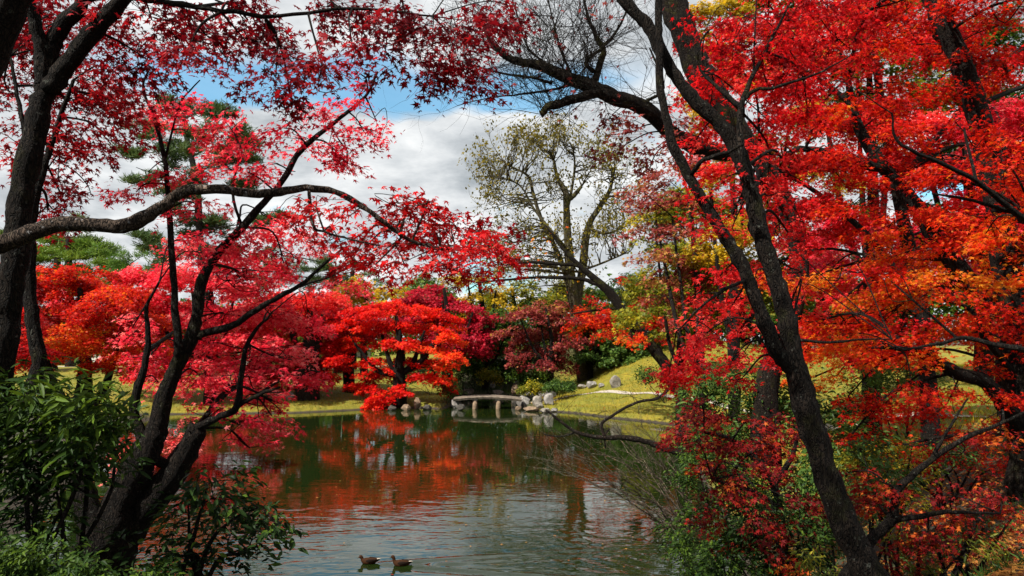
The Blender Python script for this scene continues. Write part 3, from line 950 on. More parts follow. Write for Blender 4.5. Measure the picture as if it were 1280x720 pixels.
# A2: tree just outside whose long limb crosses the view
T = Tree('maple_tree', 'maple with one long bare limb crossing the left half and drooping crimson sprays', 'tree', L['red'], B['limb'], 'maple', .060, .26, .66, 2.0, .16, .35, .65)
T.limb([(-230, 800, 5.0, 34), (-215, 560, 5.0, 28), (-190, 400, 5.0, 24), (-185, 200, 5.0, 18), (-190, 60, 5.0, 12)])
T.limb([(-192, 380, 5.0, 16), (-110, 345, 4.95, 13), (-45, 321, 4.9, 11.5), (0, 306, 4.9, 11), (38, 292, 4.9, 10), (75, 280, 4.9, 9.5), (115, 281, 4.9, 9), (152, 283, 4.9, 9), (180, 272, 4.9, 8.5), (206, 256, 4.9, 8),
        (222, 244, 4.9, 7), (242, 237, 4.9, 7), (280, 237, 4.9, 6), (315, 242, 4.95, 5.5), (350, 240, 4.95, 5), (382, 235, 4.95, 4.5), (420, 240, 5.0, 4), (452, 258, 5.1, 3.5), (478, 276, 5.1, 3), (500, 292, 5.2, 2.5), (522, 304, 5.2, 2), (560, 312, 5.3, 1.4), (600, 312, 5.3, 1)], sub=4, wob=.006)
T.limb([(387, 236, 4.95, 2.5), (388, 262, 4.95, 2.2), (392, 284, 4.95, 2), (405, 290, 5.0, 1.6), (440, 300, 5.0, 1.3), (475, 307, 5.0, 1)], sub=4)
for q in [(430, 262, 38, 16), (400, 275, 35, 16), (465, 300, 40, 18), (500, 275, 30, 12), (520, 300, 45, 18), (545, 280, 40, 14), (575, 285, 40, 18), (605, 285, 32, 18), (620, 305, 22, 16), (545, 312, 40, 14), (590, 312, 36, 13), (632, 322, 12, 12),
          (470, 330, 40, 14), (510, 325, 35, 12), (440, 325, 35, 14), (425, 300, 40, 14), (535, 250, 12, 8), (510, 258, 25, 8), (560, 335, 25, 9), (600, 335, 14, 10)]:
    T.pad(q[0], q[1], rng.uniform(4.9, 5.9), q[2], q[3], tint=.40)
T.finish()

# A3: leaning many stemmed maple on the left bank
T = Tree('maple_tree', 'leaning dark maple with several stems and a sawn stub rising from the left bank', 'tree', L['pinkred'], B['dark'], 'maple', .058, .27, .66, 1.9, .16, .32, .65)
YA = 7.0
T.limb([(100, 790, YA, 39.56), (118, 715, YA, 36.12), (138, 660, YA, 25.80), (158, 612, YA, 20.64), (178, 572, YA, 18.06), (192, 548, YA, 14.62), (199, 525, YA, 11.18), (208, 490, YA, 9.89), (222, 455, YA, 9.03), (238, 425, YA, 8.17), (247, 390, YA, 7.31), (251, 357, YA, 6.45), (268, 322, YA, 5.59),
        (303, 284, YA, 4.73), (330, 253, YA, 4.30), (352, 228, YA, 3.87), (376, 188, YA, 3.44), (414, 156, YA, 2.75), (440, 136, YA, 2.24), (460, 116, YA, 1.81), (472, 90, YA, 1.29)], sub=5, wob=.006)
T.limb([(216, 478, YA, 6.02), (222, 450, YA - .05, 5.59), (223, 430, YA - .1, 5.16), (219, 385, YA - .1, 4.47), (217, 345, YA - .1, 4.13), (212, 275, YA - .1, 3.61), (209, 230, YA - .1, 3.27), (206, 198, YA - .1, 2.92), (192, 145, YA - .1, 2.24), (179, 110, YA - .1, 1.72), (187, 84, YA - .1, 1.20)], sub=4)
T.limb([(180, 560, YA, 7.74), (175, 540, YA, 6.88), (167, 512, YA, 6.02), (172, 487, YA, 5.16), (181, 458, YA, 4.30), (186, 420, YA, 3.44), (183, 385, YA, 2.15), (200, 350, YA, 1.29)], sub=4)
T.limb([(246, 420, YA, 5.59), (256, 416, YA, 5.16), (290, 407, YA - .1, 4.47), (320, 387, YA - .2, 3.78), (350, 370, YA - .3, 3.27), (376, 356, YA - .3, 2.58), (398, 336, YA - .3, 2.06), (430, 309, YA - .3, 1.38)], sub=4)
T.limb([(340, 375, YA - .2, 2.06), (380, 356, YA, 1.72), (415, 345, YA + .1, 1.29), (442, 330, YA + .2, 0.86)], sub=4)
T.limb([(132, 720, YA + .1, 29.24), (152, 672, YA + .1, 23.22), (185, 632, YA + .1, 18.92), (212, 598, YA + .1, 16.34), (232, 566, YA + .1, 14.19), (243, 545, YA + .1, 12.04), (247, 533, YA + .1, 10.75)], sub=4)
T.limb([(186, 568, YA, 6.88), (198, 577, YA, 6.88), (212, 580, YA + .05, 6.88), (224, 574, YA + .1, 6.88)], sub=4)
T.limb([(244, 536, YA + .1, 5.16), (262, 526, YA, 4.73), (280, 519, YA, 4.30), (296, 508, YA, 4.30), (301, 475, YA, 3.87), (307, 436, YA, 3.10), (318, 415, YA, 2.24), (340, 390, YA, 1.29)], sub=4)
T.limb([(294, 510, YA, 3.44), (310, 500, YA, 2.92), (328, 492, YA - .1, 2.24), (350, 484, YA - .2, 1.38)], sub=4)
T.limb([(128, 690, YA - .1, 22.36), (112, 640, YA - .1, 15.48), (100, 600, YA - .1, 12.04), (92, 560, YA - .1, 8.60), (96, 520, YA - .1, 5.16)], sub=4)
T.limb([(303, 284, YA, 2.24), (290, 240, YA, 1.72), (302, 190, YA, 1.12)], sub=4)
T.limb([(206, 200, YA - .1, 1.72), (225, 130, YA, 1.20), (250, 100, YA, 0.86)], sub=4)
for q in [(440, 128, 34, 16, .4), (415, 160, 34, 16, .4), (385, 185, 34, 18, .45), (430, 185, 22, 12, .35), (355, 160, 34, 16, .35), (450, 92, 30, 14, .3), (470, 150, 16, 16, .3), (435, 205, 16, 10, .35), (455, 165, 14, 14, .3), (340, 205, 34, 16, .5),
          (200, 130, 34, 20, .5), (235, 165, 45, 22, .55), (185, 215, 30, 20, .5), (265, 200, 40, 20, .5), (295, 180, 35, 16, .55), (225, 120, 20, 12, .5), (245, 255, 40, 14, .5), (310, 215, 40, 18, .55), (170, 240, 18, 14, .45), (280, 150, 20, 10, .5)]:
    T.pad(q[0], q[1], rng.uniform(6.4, 7.6), q[2], q[3], tint=q[4], dens=1.5)
for q in [(300, 290, 60, 24), (360, 285, 45, 22), (355, 330, 60, 22), (265, 320, 50, 20), (310, 350, 60, 22), (230, 300, 30, 16), (280, 390, 55, 22), (340, 395, 55, 20), (385, 400, 45, 20), (310, 440, 55, 22), (365, 450, 50, 18),
          (400, 465, 32, 14), (300, 480, 45, 20), (340, 500, 40, 18), (310, 535, 34, 18), (312, 560, 30, 14), (280, 510, 25, 16), (250, 470, 30, 18), (340, 520, 22, 14), (395, 310, 35, 16), (420, 355, 35, 18), (180, 440, 35, 18), (165, 410, 30, 18), (200, 480, 25, 18)]:
    T.pad(q[0], q[1], rng.uniform(7.15, 8.8), q[2], q[3], tint=.62, dens=1.7)
for q in [(232, 535, 22, 16), (222, 555, 18, 10), (160, 570, 18, 14)]:
    T.pad(q[0], q[1], YA + .3, q[2], q[3], tint=.98, dens=1.4)
T.finish()

# ---------------------------------------------------------------- left bank maples, middle distance
def maple(label, leaf, base, top, pads, Y, bark='dark', kind='tri', size=.10, rc=.6, tint=.5, r=8, group='maples round the pond', dy=2.0, dens=2.7, cover=.85, stems=3, name='maple_tree', cat='tree', flat=.16):
    T = Tree(name, label, cat, leaf, B[bark], kind, size, rc, cover, dens, flat, .30, .6, group)
    by = gbase(base, 480, Y)
    T.limb([(base, by + 6, Y, r * 1.25), (base + (top[0] - base) * .3, by + (top[1] - by) * .4, Y, r), ((base + top[0]) / 2 + 4, by + (top[1] - by) * .6, Y, r * .7), (top[0], top[1], Y, r * .3)])
    xs = [q[0] for q in pads]
    for i in range(stems):
        tx = np.quantile(xs, (i + .5) / stems); ty = min(top[1] + rng.uniform(5, 35), by - 10)
        T.limb([(base + (top[0] - base) * .25, by + (top[1] - by) * .33, Y, r * .65), ((base + tx) / 2, by * .5 + ty * .5 - 4, Y + rng.uniform(-.5, .5), r * .45), (tx, ty, Y + rng.uniform(-1, 1), r * .2)])
    for q in pads:
        T.pad(q[0], q[1], Y + rng.uniform(-dy, dy), q[2], q[3], tint=(q[4] if len(q) > 4 else tint))
    return T


Tm = maple('orange red maple on the left bank right behind the big forked trunk', L['orangered'], 106, (100, 360), [(40, 350, 55, 20), (95, 352, 50, 20), (20, 385, 50, 24), (75, 390, 60, 22), (130, 385, 45, 22), (45, 425, 55, 20), (105, 425, 55, 20, .7), (150, 420, 40, 18, .7),
      (25, 450, 45, 14), (130, 452, 40, 12, .75), (170, 400, 30, 18), (160, 368, 30, 16), (190, 430, 20, 14)], 24, size=.085, rc=.5, r=10, tint=.36)
Tm.limb([(50, 560, 23, 9), (56, 480, 23, 8), (42, 430, 23, 7), (15, 395, 23, 5)])
Tm.finish()
maple('glowing scarlet maple low at the far left edge, half behind the big forked trunk', L['red'], -30, (-20, 330), [(-20, 350, 50, 22), (10, 400, 45, 24), (-30, 420, 50, 24), (20, 440, 40, 16), (5, 340, 30, 16)], 19, size=.085, rc=.45, r=10, tint=.62).finish()
maple('pink red maple on the far left lawn seen between the stems of the leaning maple', L['pinkred'], 262, (262, 340), [(180, 350, 45, 18), (235, 345, 50, 18), (290, 360, 50, 18), (165, 385, 40, 18), (215, 385, 50, 20), (270, 395, 55, 18), (325, 390, 45, 18), (195, 420, 40, 16), (250, 430, 50, 16), (310, 425, 50, 16), (225, 455, 40, 12), (285, 458, 45, 12), (340, 455, 40, 12), (180, 370, 30, 14), (195, 468, 36, 9), (240, 474, 36, 8), (290, 476, 36, 8), (160, 450, 30, 10)], 47, size=.17, rc=.95, r=6, tint=.55).finish()
maple('bright red maple on the lawn with a thick brown trunk left of the scarlet maple', L['red'], 385, (385, 380), [(345, 375, 40, 16), (390, 372, 40, 14), (335, 405, 40, 16), (385, 405, 45, 14), (425, 400, 28, 12), (355, 435, 42, 14), (405, 432, 35, 12), (370, 460, 40, 10), (415, 455, 25, 9), (330, 470, 30, 9), (300, 478, 30, 9), (350, 478, 24, 7), (400, 470, 24, 7), (320, 450, 30, 10)], 49, size=.17, rc=.95, r=13, tint=.66, bark='warm').finish()

# ---------------------------------------------------------------- far shore
maple('scarlet maple in spreading tiers overhanging the water by the bridge', L['brightred'], 500, (495, 395), [(455, 388, 38, 9), (500, 382, 42, 8), (545, 392, 32, 8), (430, 408, 34, 9), (478, 405, 44, 9), (528, 408, 42, 8, .5), (563, 420, 24, 7, .62), (440, 428, 36, 8), (492, 428, 42, 8), (535, 432, 34, 8, .62),
      (566, 440, 18, 7, .7), (455, 448, 30, 7), (505, 450, 24, 6), (548, 455, 30, 7, .68), (478, 466, 34, 8), (455, 485, 26, 10), (480, 492, 26, 9), (548, 473, 22, 8, .5), (560, 484, 16, 8, .4), (525, 470, 18, 6), (500, 488, 24, 7), (425, 450, 18, 7), (470, 502, 18, 5)], 48.5, size=.15, rc=.72, r=7, tint=.36, dy=1.4, stems=5, flat=.11).finish()
maple('deep crimson maple standing right behind the scarlet maple', L['magenta'], 560, (555, 360), [(545, 376, 24, 10), (560, 384, 36, 12), (590, 395, 30, 13), (545, 398, 40, 14), (600, 420, 24, 12), (570, 420, 38, 12), (540, 362, 12, 8), (592, 438, 24, 9), (525, 380, 28, 12), (515, 372, 20, 10)], 56, size=.19, rc=1.0, r=6, tint=.5).finish()
maple('purplish crimson maple between the brown trunk maple and the scarlet maple', L['magenta'], 437, (430, 380), [(395, 388, 34, 11), (435, 394, 34, 10), (470, 400, 26, 9), (410, 408, 38, 12), (450, 412, 34, 11), (425, 435, 34, 11), (400, 450, 24, 9), (380, 400, 25, 12)], 53, size=.18, rc=1.0, r=6, tint=.62).finish()
maple('golden yellow maple rising behind the crimson maples', L['yellow'], 455, (455, 350), [(435, 362, 24, 10), (455, 372, 30, 10), (482, 366, 24, 10), (448, 350, 18, 8), (478, 380, 24, 9), (420, 375, 14, 8), (495, 384, 16, 7)], 64, size=.24, rc=1.1, r=4, tint=.62).finish()
maple('rounded light green tree behind the crimson maples', L['green'], 530, (530, 350), [(530, 352, 26, 9), (510, 360, 22, 9), (550, 364, 20, 9), (530, 372, 34, 10), (505, 378, 20, 8)], 70, size=.28, rc=1.2, r=4, tint=.8, name='broadleaf_tree').finish()
maple('yellow tree with thin dark trunks left of the bare tree', L['yellow'], 604, (598, 350), [(575, 350, 24, 12), (598, 345, 24, 12), (612, 365, 24, 12), (585, 375, 22, 10), (625, 385, 18, 10), (600, 390, 22, 8), (620, 340, 14, 8)], 65, size=.24, rc=1.1, r=5, tint=.45, dens=1.2, name='maple_tree').finish()
maple('yellow green tree behind the yellow tree and the bare tree', L['yellowgreen'], 640, (640, 360), [(620, 372, 26, 12), (648, 365, 28, 12), (665, 385, 26, 12), (635, 395, 28, 12), (610, 405, 20, 12), (660, 350, 18, 9), (690, 375, 20, 12)], 68, size=.26, rc=1.2, r=5, tint=.45, dens=1.5, name='broadleaf_tree').finish()
maple('dark evergreen tree in the shade behind the bridge', L['darkgreen'], 606, (612, 395), [(598, 400, 20, 12), (622, 392, 22, 14), (612, 415, 26, 14), (600, 438, 20, 12), (628, 432, 22, 14), (610, 455, 26, 12), (632, 458, 16, 10), (640, 405, 16, 12)], 60, size=.24, rc=1.0, r=4, tint=.62, dens=2.1, name='evergreen_tree').finish()
maple('dusky red maple behind the bridge in front of the bare trunks', L['dusty'], 690, (682, 385), [(655, 392, 22, 12, .5), (685, 385, 24, 12, .55), (708, 400, 18, 12, .5), (645, 415, 24, 11, .4), (675, 415, 30, 11, .4), (710, 425, 22, 10, .35), (650, 435, 24, 10, .35), (685, 440, 30, 9, .3), (640, 447, 14, 8, .5), (700, 455, 20, 7, .25), (665, 455, 22, 7, .3)], 54, size=.17, rc=.9, r=4, tint=.4, dens=2.0).finish()
maple('small green bush tree at the foot of the bare trunks', L['green'], 738, (738, 425), [(730, 415, 18, 10), (752, 418, 18, 10), (740, 430, 24, 10), (728, 440, 14, 7), (756, 438, 16, 7), (735, 447, 20, 6), (752, 448, 18, 5)], 57, size=.18, rc=.7, r=3, tint=.55, name='evergreen_tree').finish()
maple('leafy green tree on the lawn between bush tree and leaning trunk', L['green'], 786, (785, 405), [(765, 415, 20, 12), (790, 405, 24, 14), (812, 425, 18, 12), (780, 432, 26, 12), (800, 445, 26, 10), (768, 450, 20, 8), (820, 450, 18, 8), (790, 447, 26, 7), (775, 450, 22, 6), (810, 448, 20, 6), (785, 440, 30, 8)], 57, size=.18, rc=.75, r=4, tint=.72, name='evergreen_tree').finish()
maple('yellowish tree behind the green trees on the right lawn', L['yellowgreen'], 770, (775, 370), [(745, 385, 24, 14), (775, 372, 26, 14), (800, 385, 26, 14), (760, 402, 28, 10), (830, 400, 24, 16), (815, 365, 24, 14), (735, 402, 18, 10)], 60, size=.22, rc=1.1, r=5, tint=.65, dens=1.4, name='broadleaf_tree').finish()
maple('flat topped pine behind the leaning trunk', L['pine'], 790, (785, 350), [(780, 350, 22, 6), (770, 362, 26, 6), (795, 360, 22, 6), (810, 372, 20, 7)], 72, size=.3, rc=1.2, r=3, tint=.5, name='pine_tree').finish()

# the layered trees that close the far shore
def bushy(label, leaf, Y, x0, x1, y0, y1, n, size=.22, rc=1.0, tint=.5, dens=2.4, name='broadleaf_tree', r=4, **kw):
    pads = []
    for _ in range(n):
        u, v = rng.uniform(-1, 1), rng.uniform(0, 1)
        wdt = math.sin(math.pi * min(1, .22 + v * .62))
        pads.append(((x0 + x1) / 2 + u * wdt * (x1 - x0) / 2, y0 + v * (y1 - y0), (x1 - x0) * rng.uniform(.16, .26), rng.uniform(8, 13), float(np.clip(tint + rng.normal(0, .10), 0, 1))))
    maple(label, L[leaf], (x0 + x1) / 2 + rng.uniform(-6, 6), ((x0 + x1) / 2, y0 + 8), pads, Y, size=size, rc=rc, tint=tint, dens=dens, name=name, r=r, group='trees closing the far shore', **kw).finish()


bushy('dark green tree filling the gap left of the bridge behind the crimson maples', 'darkgreen', 66, 540, 612, 385, 462, 11, tint=.6, name='evergreen_tree')
bushy('mid green tree behind the dusky red maple', 'green', 66, 632, 704, 372, 455, 12, tint=.4)
bushy('yellowish green tree rising behind the dusky red maple and bare trunks', 'yellowgreen', 70, 655, 735, 352, 440, 12, tint=.5)
bushy('dark green tree behind the bare trunks', 'darkgreen', 70, 700, 775, 365, 450, 12, tint=.8, name='evergreen_tree')
bushy('mid green round tree right of the leaning trunk on the hill', 'green', 62, 795, 880, 365, 445, 12, tint=.55)
bushy('orange red maple on the hill behind the leaning trunk', 'orangered', 58, 700, 770, 380, 420, 8, size=.18, rc=.8, tint=.4, name='maple_tree')
bushy('reddish brown maple on the hill under the black fork', 'dusty', 48, 835, 915, 345, 425, 12, size=.18, rc=.8, tint=.5, name='maple_tree')
bushy('dark green tree across the left lawn behind the brown trunk', 'darkgreen', 76, 330, 420, 392, 458, 11, tint=.75, name='evergreen_tree')
bushy('dark green tree across the left lawn behind the pink maple', 'darkgreen', 80, 215, 300, 375, 440, 11, tint=.75, name='evergreen_tree')
bushy('red maple far across the left lawn in front of the white wall', 'red', 70, 150, 230, 375, 448, 11, size=.2, tint=.55, name='maple_tree')
bushy('red maple far across the left lawn behind the big forked trunk', 'pinkred', 74, 20, 105, 372, 450, 11, size=.2, tint=.55, name='maple_tree')

# C9: tall half bare tree
T = Tree('bare_tree', 'tall half bare tree with pale leaning trunks and thin olive leaves against the sky', 'tree', L['olive'], B['olive'], 'rh', .24, .9, .22, 1.2, .5, .3, .9)
YB = 58
yb = gbase(722, 470, YB)
T.limb([(730, yb + 6, YB, 9), (725, 420, YB, 8), (716, 370, YB, 7), (711, 315, YB, 5.5), (708, 262, YB, 4.5), (707, 240, YB, 4), (697, 222, YB, 2.6), (692, 200, YB, 1.6)])
T.limb([(708, 250, YB, 3.2), (716, 246, YB, 3), (727, 233, YB, 2)])
T.limb([(736, yb + 6, YB + .6, 8), (729, 420, YB + .6, 7), (722, 378, YB + .6, 6), (729, 332, YB + .6, 5), (735, 285, YB + .6, 4.2), (750, 258, YB + .6, 3.4), (762, 238, YB + .6, 2.4), (767, 214, YB + .6, 1.4)])
T.limb([(720, 395, YB + 1, 4.5), (707, 343, YB + 1, 3.6), (692, 305, YB + 1, 3), (676, 272, YB + 1, 2.4), (666, 240, YB + 1, 2), (660, 220, YB + 1, 1.6), (634, 206, YB + 1, 1)])
T.limb([(711, 315, YB, 2.6), (690, 290, YB - 1, 2), (668, 262, YB - 1, 1.5), (650, 232, YB - 1, 1.1), (625, 222, YB - 1, .8)])
T.limb([(735, 285, YB, 2), (757, 292, YB, 1.6), (778, 285, YB, 1.1)])
T.limb([(708, 270, YB, 2), (718, 215, YB, 1.5), (716, 185, YB, 1)])
T.limb([(722, 340, YB, 1.8), (750, 330, YB, 1.4), (778, 318, YB, 1)])
tips = []
for (px, py, rx, ry, n) in [(650, 200, 34, 18, 16), (618, 222, 20, 10, 8), (680, 188, 24, 14, 11), (712, 188, 20, 16, 9), (760, 222, 30, 14, 13), (772, 255, 26, 20, 11), (640, 250, 32, 18, 13), (688, 245, 28, 20, 9), (655, 300, 38, 24, 15), (730, 310, 40, 22, 10), (770, 305, 26, 18, 10), (640, 335, 24, 16, 8), (680, 330, 28, 20, 9), (735, 210, 16, 18, 6), (700, 360, 30, 16, 6)]:
    for _ in range(int(n * 2.0)):
        q = P(px + rng.normal(0, rx * .5), py + rng.normal(0, ry * .5), YB + rng.normal(0, 1.8))
        a, ar = T.nearest(q)
        mid = (a + q) / 2 + np.array((0, 0, .2)) + rng.normal(0, .2, 3)
        c = catmull(np.array([a, mid, q]), 4)
        T.bm.tube(c, np.linspace(.06, .022, len(c)), 4, cap=False)
        tips += T.twigs(q, (q - a) + np.array((0, 0, .9)), rng.uniform(1.0, 1.9), .026, 2, .55, .16, 3)
T.leaves_at(tips, 2.2, .26, .42)
T.finish()

# leaning tree at the right of the lawn
T = Tree('maple_tree', 'dark trunk leaning far out to the left from the lawn edge with long level branches', 'tree', L['orangered'], B['moss'], 'tri', .15, .60, .62, 1.2, .2, .3)
YL = 39.0
T.limb([(872, 530, YL, 11.70), (858, 505, YL, 9.75), (842, 478, YL, 8.19), (828, 450, YL, 7.41), (812, 430, YL, 7.02), (796, 410, YL, 6.63), (781, 392, YL, 6.24), (763, 367, YL, 5.46), (745, 350, YL, 4.68), (728, 335, YL, 3.51), (710, 318, YL, 2.34), (697, 303, YL, 1.56), (682, 282, YL, 0.78)], sub=4, wob=.01)
T.limb([(738, 343, YL, 2.73), (722, 332, YL, 2.50), (692, 330, YL, 2.18), (658, 328, YL, 1.56), (630, 332, YL, 0.78)], sub=4)
T.limb([(752, 358, YL, 2.73), (728, 349, YL, 2.50), (695, 347, YL, 2.18), (664, 347, YL, 1.87), (632, 350, YL, 1.40), (603, 353, YL, 0.94), (585, 362, YL, 0.55)], sub=4)
T.limb([(775, 385, YL, 1.95), (745, 388, YL, 1.56), (715, 392, YL, 0.94)], sub=4)
for q in [(745, 398, 24, 10, .45), (770, 412, 28, 10, .5), (725, 402, 16, 8, .3), (795, 420, 22, 9, .55), (820, 400, 24, 10, .4), (790, 395, 22, 8, .5), (838, 425, 18, 10, .4), (715, 410, 14, 6, .4), (760, 385, 20, 7, .3), (808, 378, 22, 8, .25), (770, 350, 14, 6, .1), (740, 372, 14, 5, .1)]:
    T.pad(q[0], q[1], YL + rng.uniform(-1.5, 1.5), q[2], q[3], tint=q[4])
tips = []
for pp in [(690, 330), (650, 330), (630, 350), (600, 353), (670, 347), (700, 310), (720, 330)]:
    for _ in range(2):
        tips += T.twigs(P(pp[0], pp[1], YL), (rng.normal(-.6, .4), rng.normal(0, .6), rng.normal(0, .5)), rng.uniform(.8, 1.5), .02, 2, .5, .03, 3)
T.leaves_at(tips[::3], 1.0, .12, .9)
T.finish()

# pines and conifers on the left
def pine(label, base, Y, trunk, pads, leaf='pine', n=46, ln_=.34, tint=.5, r=5):
    T = Tree('pine_tree', label, 'tree', L[leaf], B['grey'], 'needle', .3, .8, .6, 1, group='pines beyond the pond')
    by = gbase(base, 480, Y)
    T.limb([(base, by + 5, Y, r * 1.2)] + [(x, y, Y, rr) for x, y, rr in trunk])
    for q in pads:
        T.pine_pad(q[0] + rng.uniform(-8, 8), q[1] + rng.uniform(-6, 6), Y + rng.uniform(-2, 2), q[2] * rng.uniform(.5, 1.0), q[3] * rng.uniform(1.0, 1.7), n=int(n * q[2] * q[3] / 400) + 8, ln_=ln_, tint=tint + .12 + rng.normal(0, .08))
    return T


pine('tall pine with tiered needle pads behind the leaning maple', 262, 56, [(258, 400, 5), (250, 300, 4.5), (246, 230, 4), (232, 165, 3), (228, 120, 2)],
     [(225, 135, 26, 12), (262, 150, 28, 10), (190, 165, 30, 10), (245, 170, 30, 11), (292, 178, 28, 10), (165, 195, 24, 10), (215, 200, 30, 11), (275, 205, 34, 11), (315, 200, 20, 9), (185, 230, 28, 10), (240, 235, 30, 11), (300, 240, 30, 10), (205, 265, 30, 11), (265, 272, 34, 12), (320, 275, 26, 10), (190, 300, 26, 11), (240, 310, 32, 13), (290, 320, 32, 12), (225, 345, 30, 12), (275, 355, 32, 12), (200, 335, 20, 12)], ln_=.5, n=95).finish()
pine('pine with a pale straight trunk behind the crimson maples', 423, 66, [(422, 400, 4.5), (420, 370, 4), (412, 330, 3)], [(385, 335, 24, 9), (410, 340, 26, 9), (392, 352, 28, 9), (365, 348, 20, 9), (430, 352, 18, 8), (405, 322, 18, 7), (350, 330, 20, 10), (340, 312, 16, 8), (330, 345, 24, 12)], ln_=.45).finish()
pine('second pale trunked pine just right of the first behind the crimson maples', 440, 70, [(440, 400, 4), (440, 360, 3.5), (441, 338, 2.5)], [(440, 340, 14, 6), (455, 352, 14, 6)], ln_=.45).finish()
pine('dark pine low behind the left maples below the long limb', 165, 72, [(162, 400, 5), (160, 340, 4)], [(150, 335, 26, 10), (178, 325, 24, 10), (140, 352, 26, 11), (172, 350, 30, 12), (205, 345, 24, 12), (160, 372, 34, 14), (120, 365, 26, 12)], ln_=.55, leaf='conifer', tint=.35, n=80).finish()
pine('broad bright green conifer on the left horizon under the long limb', 88, 84, [(88, 400, 5), (86, 330, 4), (84, 295, 2)], [(84, 292, 20, 8), (60, 303, 26, 9), (105, 303, 24, 9), (80, 315, 36, 10), (125, 322, 24, 10), (50, 325, 34, 12), (100, 335, 36, 12), (135, 340, 20, 10), (60, 350, 40, 14), (110, 358, 36, 14), (30, 340, 30, 14)], ln_=.7, leaf='conifer', tint=.7, n=110).finish()
pine('taller dark green conifer behind the bright green conifer', 70, 96, [(70, 400, 5), (72, 320, 4), (78, 288, 2)], [(100, 290, 18, 8), (118, 302, 18, 8), (70, 292, 20, 9), (45, 300, 24, 10), (128, 315, 16, 8), (20, 310, 26, 12), (90, 305, 30, 10)], ln_=.75, leaf='pine', tint=.65, n=100).finish()

# ---------------------------------------------------------------- near right
# D2: big mossy tree with the bare limb over the pond
T = Tree('mossy_tree', 'thick mossy tree whose half bare limb with a broken stub reaches out over the pond', 'tree', L['dusty'], B['moss'], 'tri', .075, .35, .5, 1.0, .3, .2, .8)
YM = 12.0
T.limb([(958, 580, YM, 18), (958, 480, YM, 15), (985, 410, YM, 12), (1000, 330, YM, 10.5), (980, 250, YM, 10.5), (936, 180, YM, 11.5), (892, 120, YM, 17), (868, 75, YM, 17), (848, 20, YM, 17), (825, -50, YM, 15), (800, -140, YM, 10)])
T.limb([(932, 190, YM, 11), (890, 188, YM - .2, 11), (848, 172, YM - .4, 10.5), (805, 135, YM - .7, 10), (770, 122, YM - .9, 9.5), (742, 110, YM - 1, 9.5), (715, 100, YM - 1, 8.5), (690, 88, YM - 1, 7), (668, 80, YM - 1, 6), (645, 76, YM - 1, 5), (628, 68, YM - 1, 4), (612, 50, YM - 1, 2.8), (604, 30, YM - 1, 1.8)], sub=4, wob=.01)
T.limb([(748, 114, YM - 1, 7), (735, 119, YM - 1.1, 6.5), (715, 124, YM - 1.2, 6), (697, 130, YM - 1.2, 5.5), (685, 133, YM - 1.2, 5.2), (680, 140, YM - 1.2, 4.5), (676, 143, YM - 1.2, 4.5)], sub=4, wob=.012)
T.limb([(742, 106, YM - 1, 5), (750, 80, YM - 1, 4.5), (754, 62, YM - 1, 4), (745, 45, YM - 1, 3), (735, 20, YM - 1, 2), (728, -10, YM - 1, 1.4)], sub=4)
T.limb([(748, 92, YM - 1, 3), (733, 82, YM - 1.1, 2.6), (735, 72, YM - 1.1, 2.4), (752, 62, YM - 1.1, 2)], sub=3)
T.limb([(752, 60, YM - 1, 2.4), (770, 40, YM - .8, 1.8), (785, 10, YM - .6, 1.2)], sub=3)
T.limb([(690, 104, YM - 1, 2), (665, 97, YM - 1.1, 1.8), (630, 92, YM - 1.2, 1.5), (600, 84, YM - 1.2, 1.1), (575, 76, YM - 1.2, .7)], sub=4)
T.limb([(712, 106, YM - 1, 2), (690, 112, YM - 1.2, 1.6), (650, 118, YM - 1.3, 1.3), (612, 122, YM - 1.3, .9), (572, 132, YM - 1.3, .5)], sub=4)
T.limb([(680, 78, YM - 1, 1.8), (660, 60, YM - 1, 1.4), (650, 30, YM - 1, 1), (640, 0, YM - 1, .7)], sub=3)
T.limb([(715, 95, YM - 1, 2.2), (700, 60, YM - 1, 1.6), (690, 20, YM - 1, 1.1), (680, -20, YM - 1, .8)], sub=3)
T.limb([(800, 130, YM - .6, 2.4), (830, 110, YM - .9, 1.8), (812, 60, YM - 1.2, 1.2)], sub=3)
tips = []
bare = np.concatenate(T.skel[1:])
for k in range(300):
    s = bare[rng.integers(0, len(bare))]
    if s[3] > .13: continue
    tips += T.twigs(s[:3], (rng.normal(-.25, .6), rng.normal(0, .6), rng.normal(.55, .55)), rng.uniform(.5, 1.15), max(min(.007, s[3] * .5), .0028), 2, .55, .05, 3)
T.leaves_at(tips[::14], .5, .05, .3)
for q in [(760, 150, 30, 10), (790, 165, 34, 14), (820, 185, 34, 16), (775, 185, 24, 12), (845, 205, 30, 16), (810, 215, 26, 14), (840, 160, 24, 14), (870, 215, 24, 16)]:
    T.pad(q[0], q[1], YM - .6 + rng.uniform(-.5, .5), q[2], q[3], tint=.5, dens=.8, cover=.45)
T.finish()

# D1: the leaning black maple of the right foreground
T = Tree('maple_tree', 'leaning black maple trunk in the right foreground that forks like a Y', 'tree', L['red'], B['dark'], 'maple', .052, .24, .66, 1.7, .17, .3, .65)
T.limb([(1135, 830, 6, 22.7), (1092, 728, 6, 19.3), (1070, 685, 6, 17.6), (1046, 632, 6, 16.4), (1027, 575, 6, 15.5), (1010, 520, 6, 15.1), (997, 470, 6, 14.3), (988, 425, 6, 11.8), (980, 385, 6, 10.9), (967, 340, 6, 10.9), (952, 298, 6, 10.5), (942, 250, 6, 10.1), (930, 210, 6, 10.1), (913, 172, 6, 9.7), (893, 148, 6, 9.2),
        (868, 125, 6, 8.4), (848, 100, 6, 8.0), (830, 72, 6, 8.0), (812, 35, 6, 8.0), (790, 12, 6, 7.6), (768, -15, 6, 6.7), (735, -60, 6, 5.0)], sub=5, wob=.006)
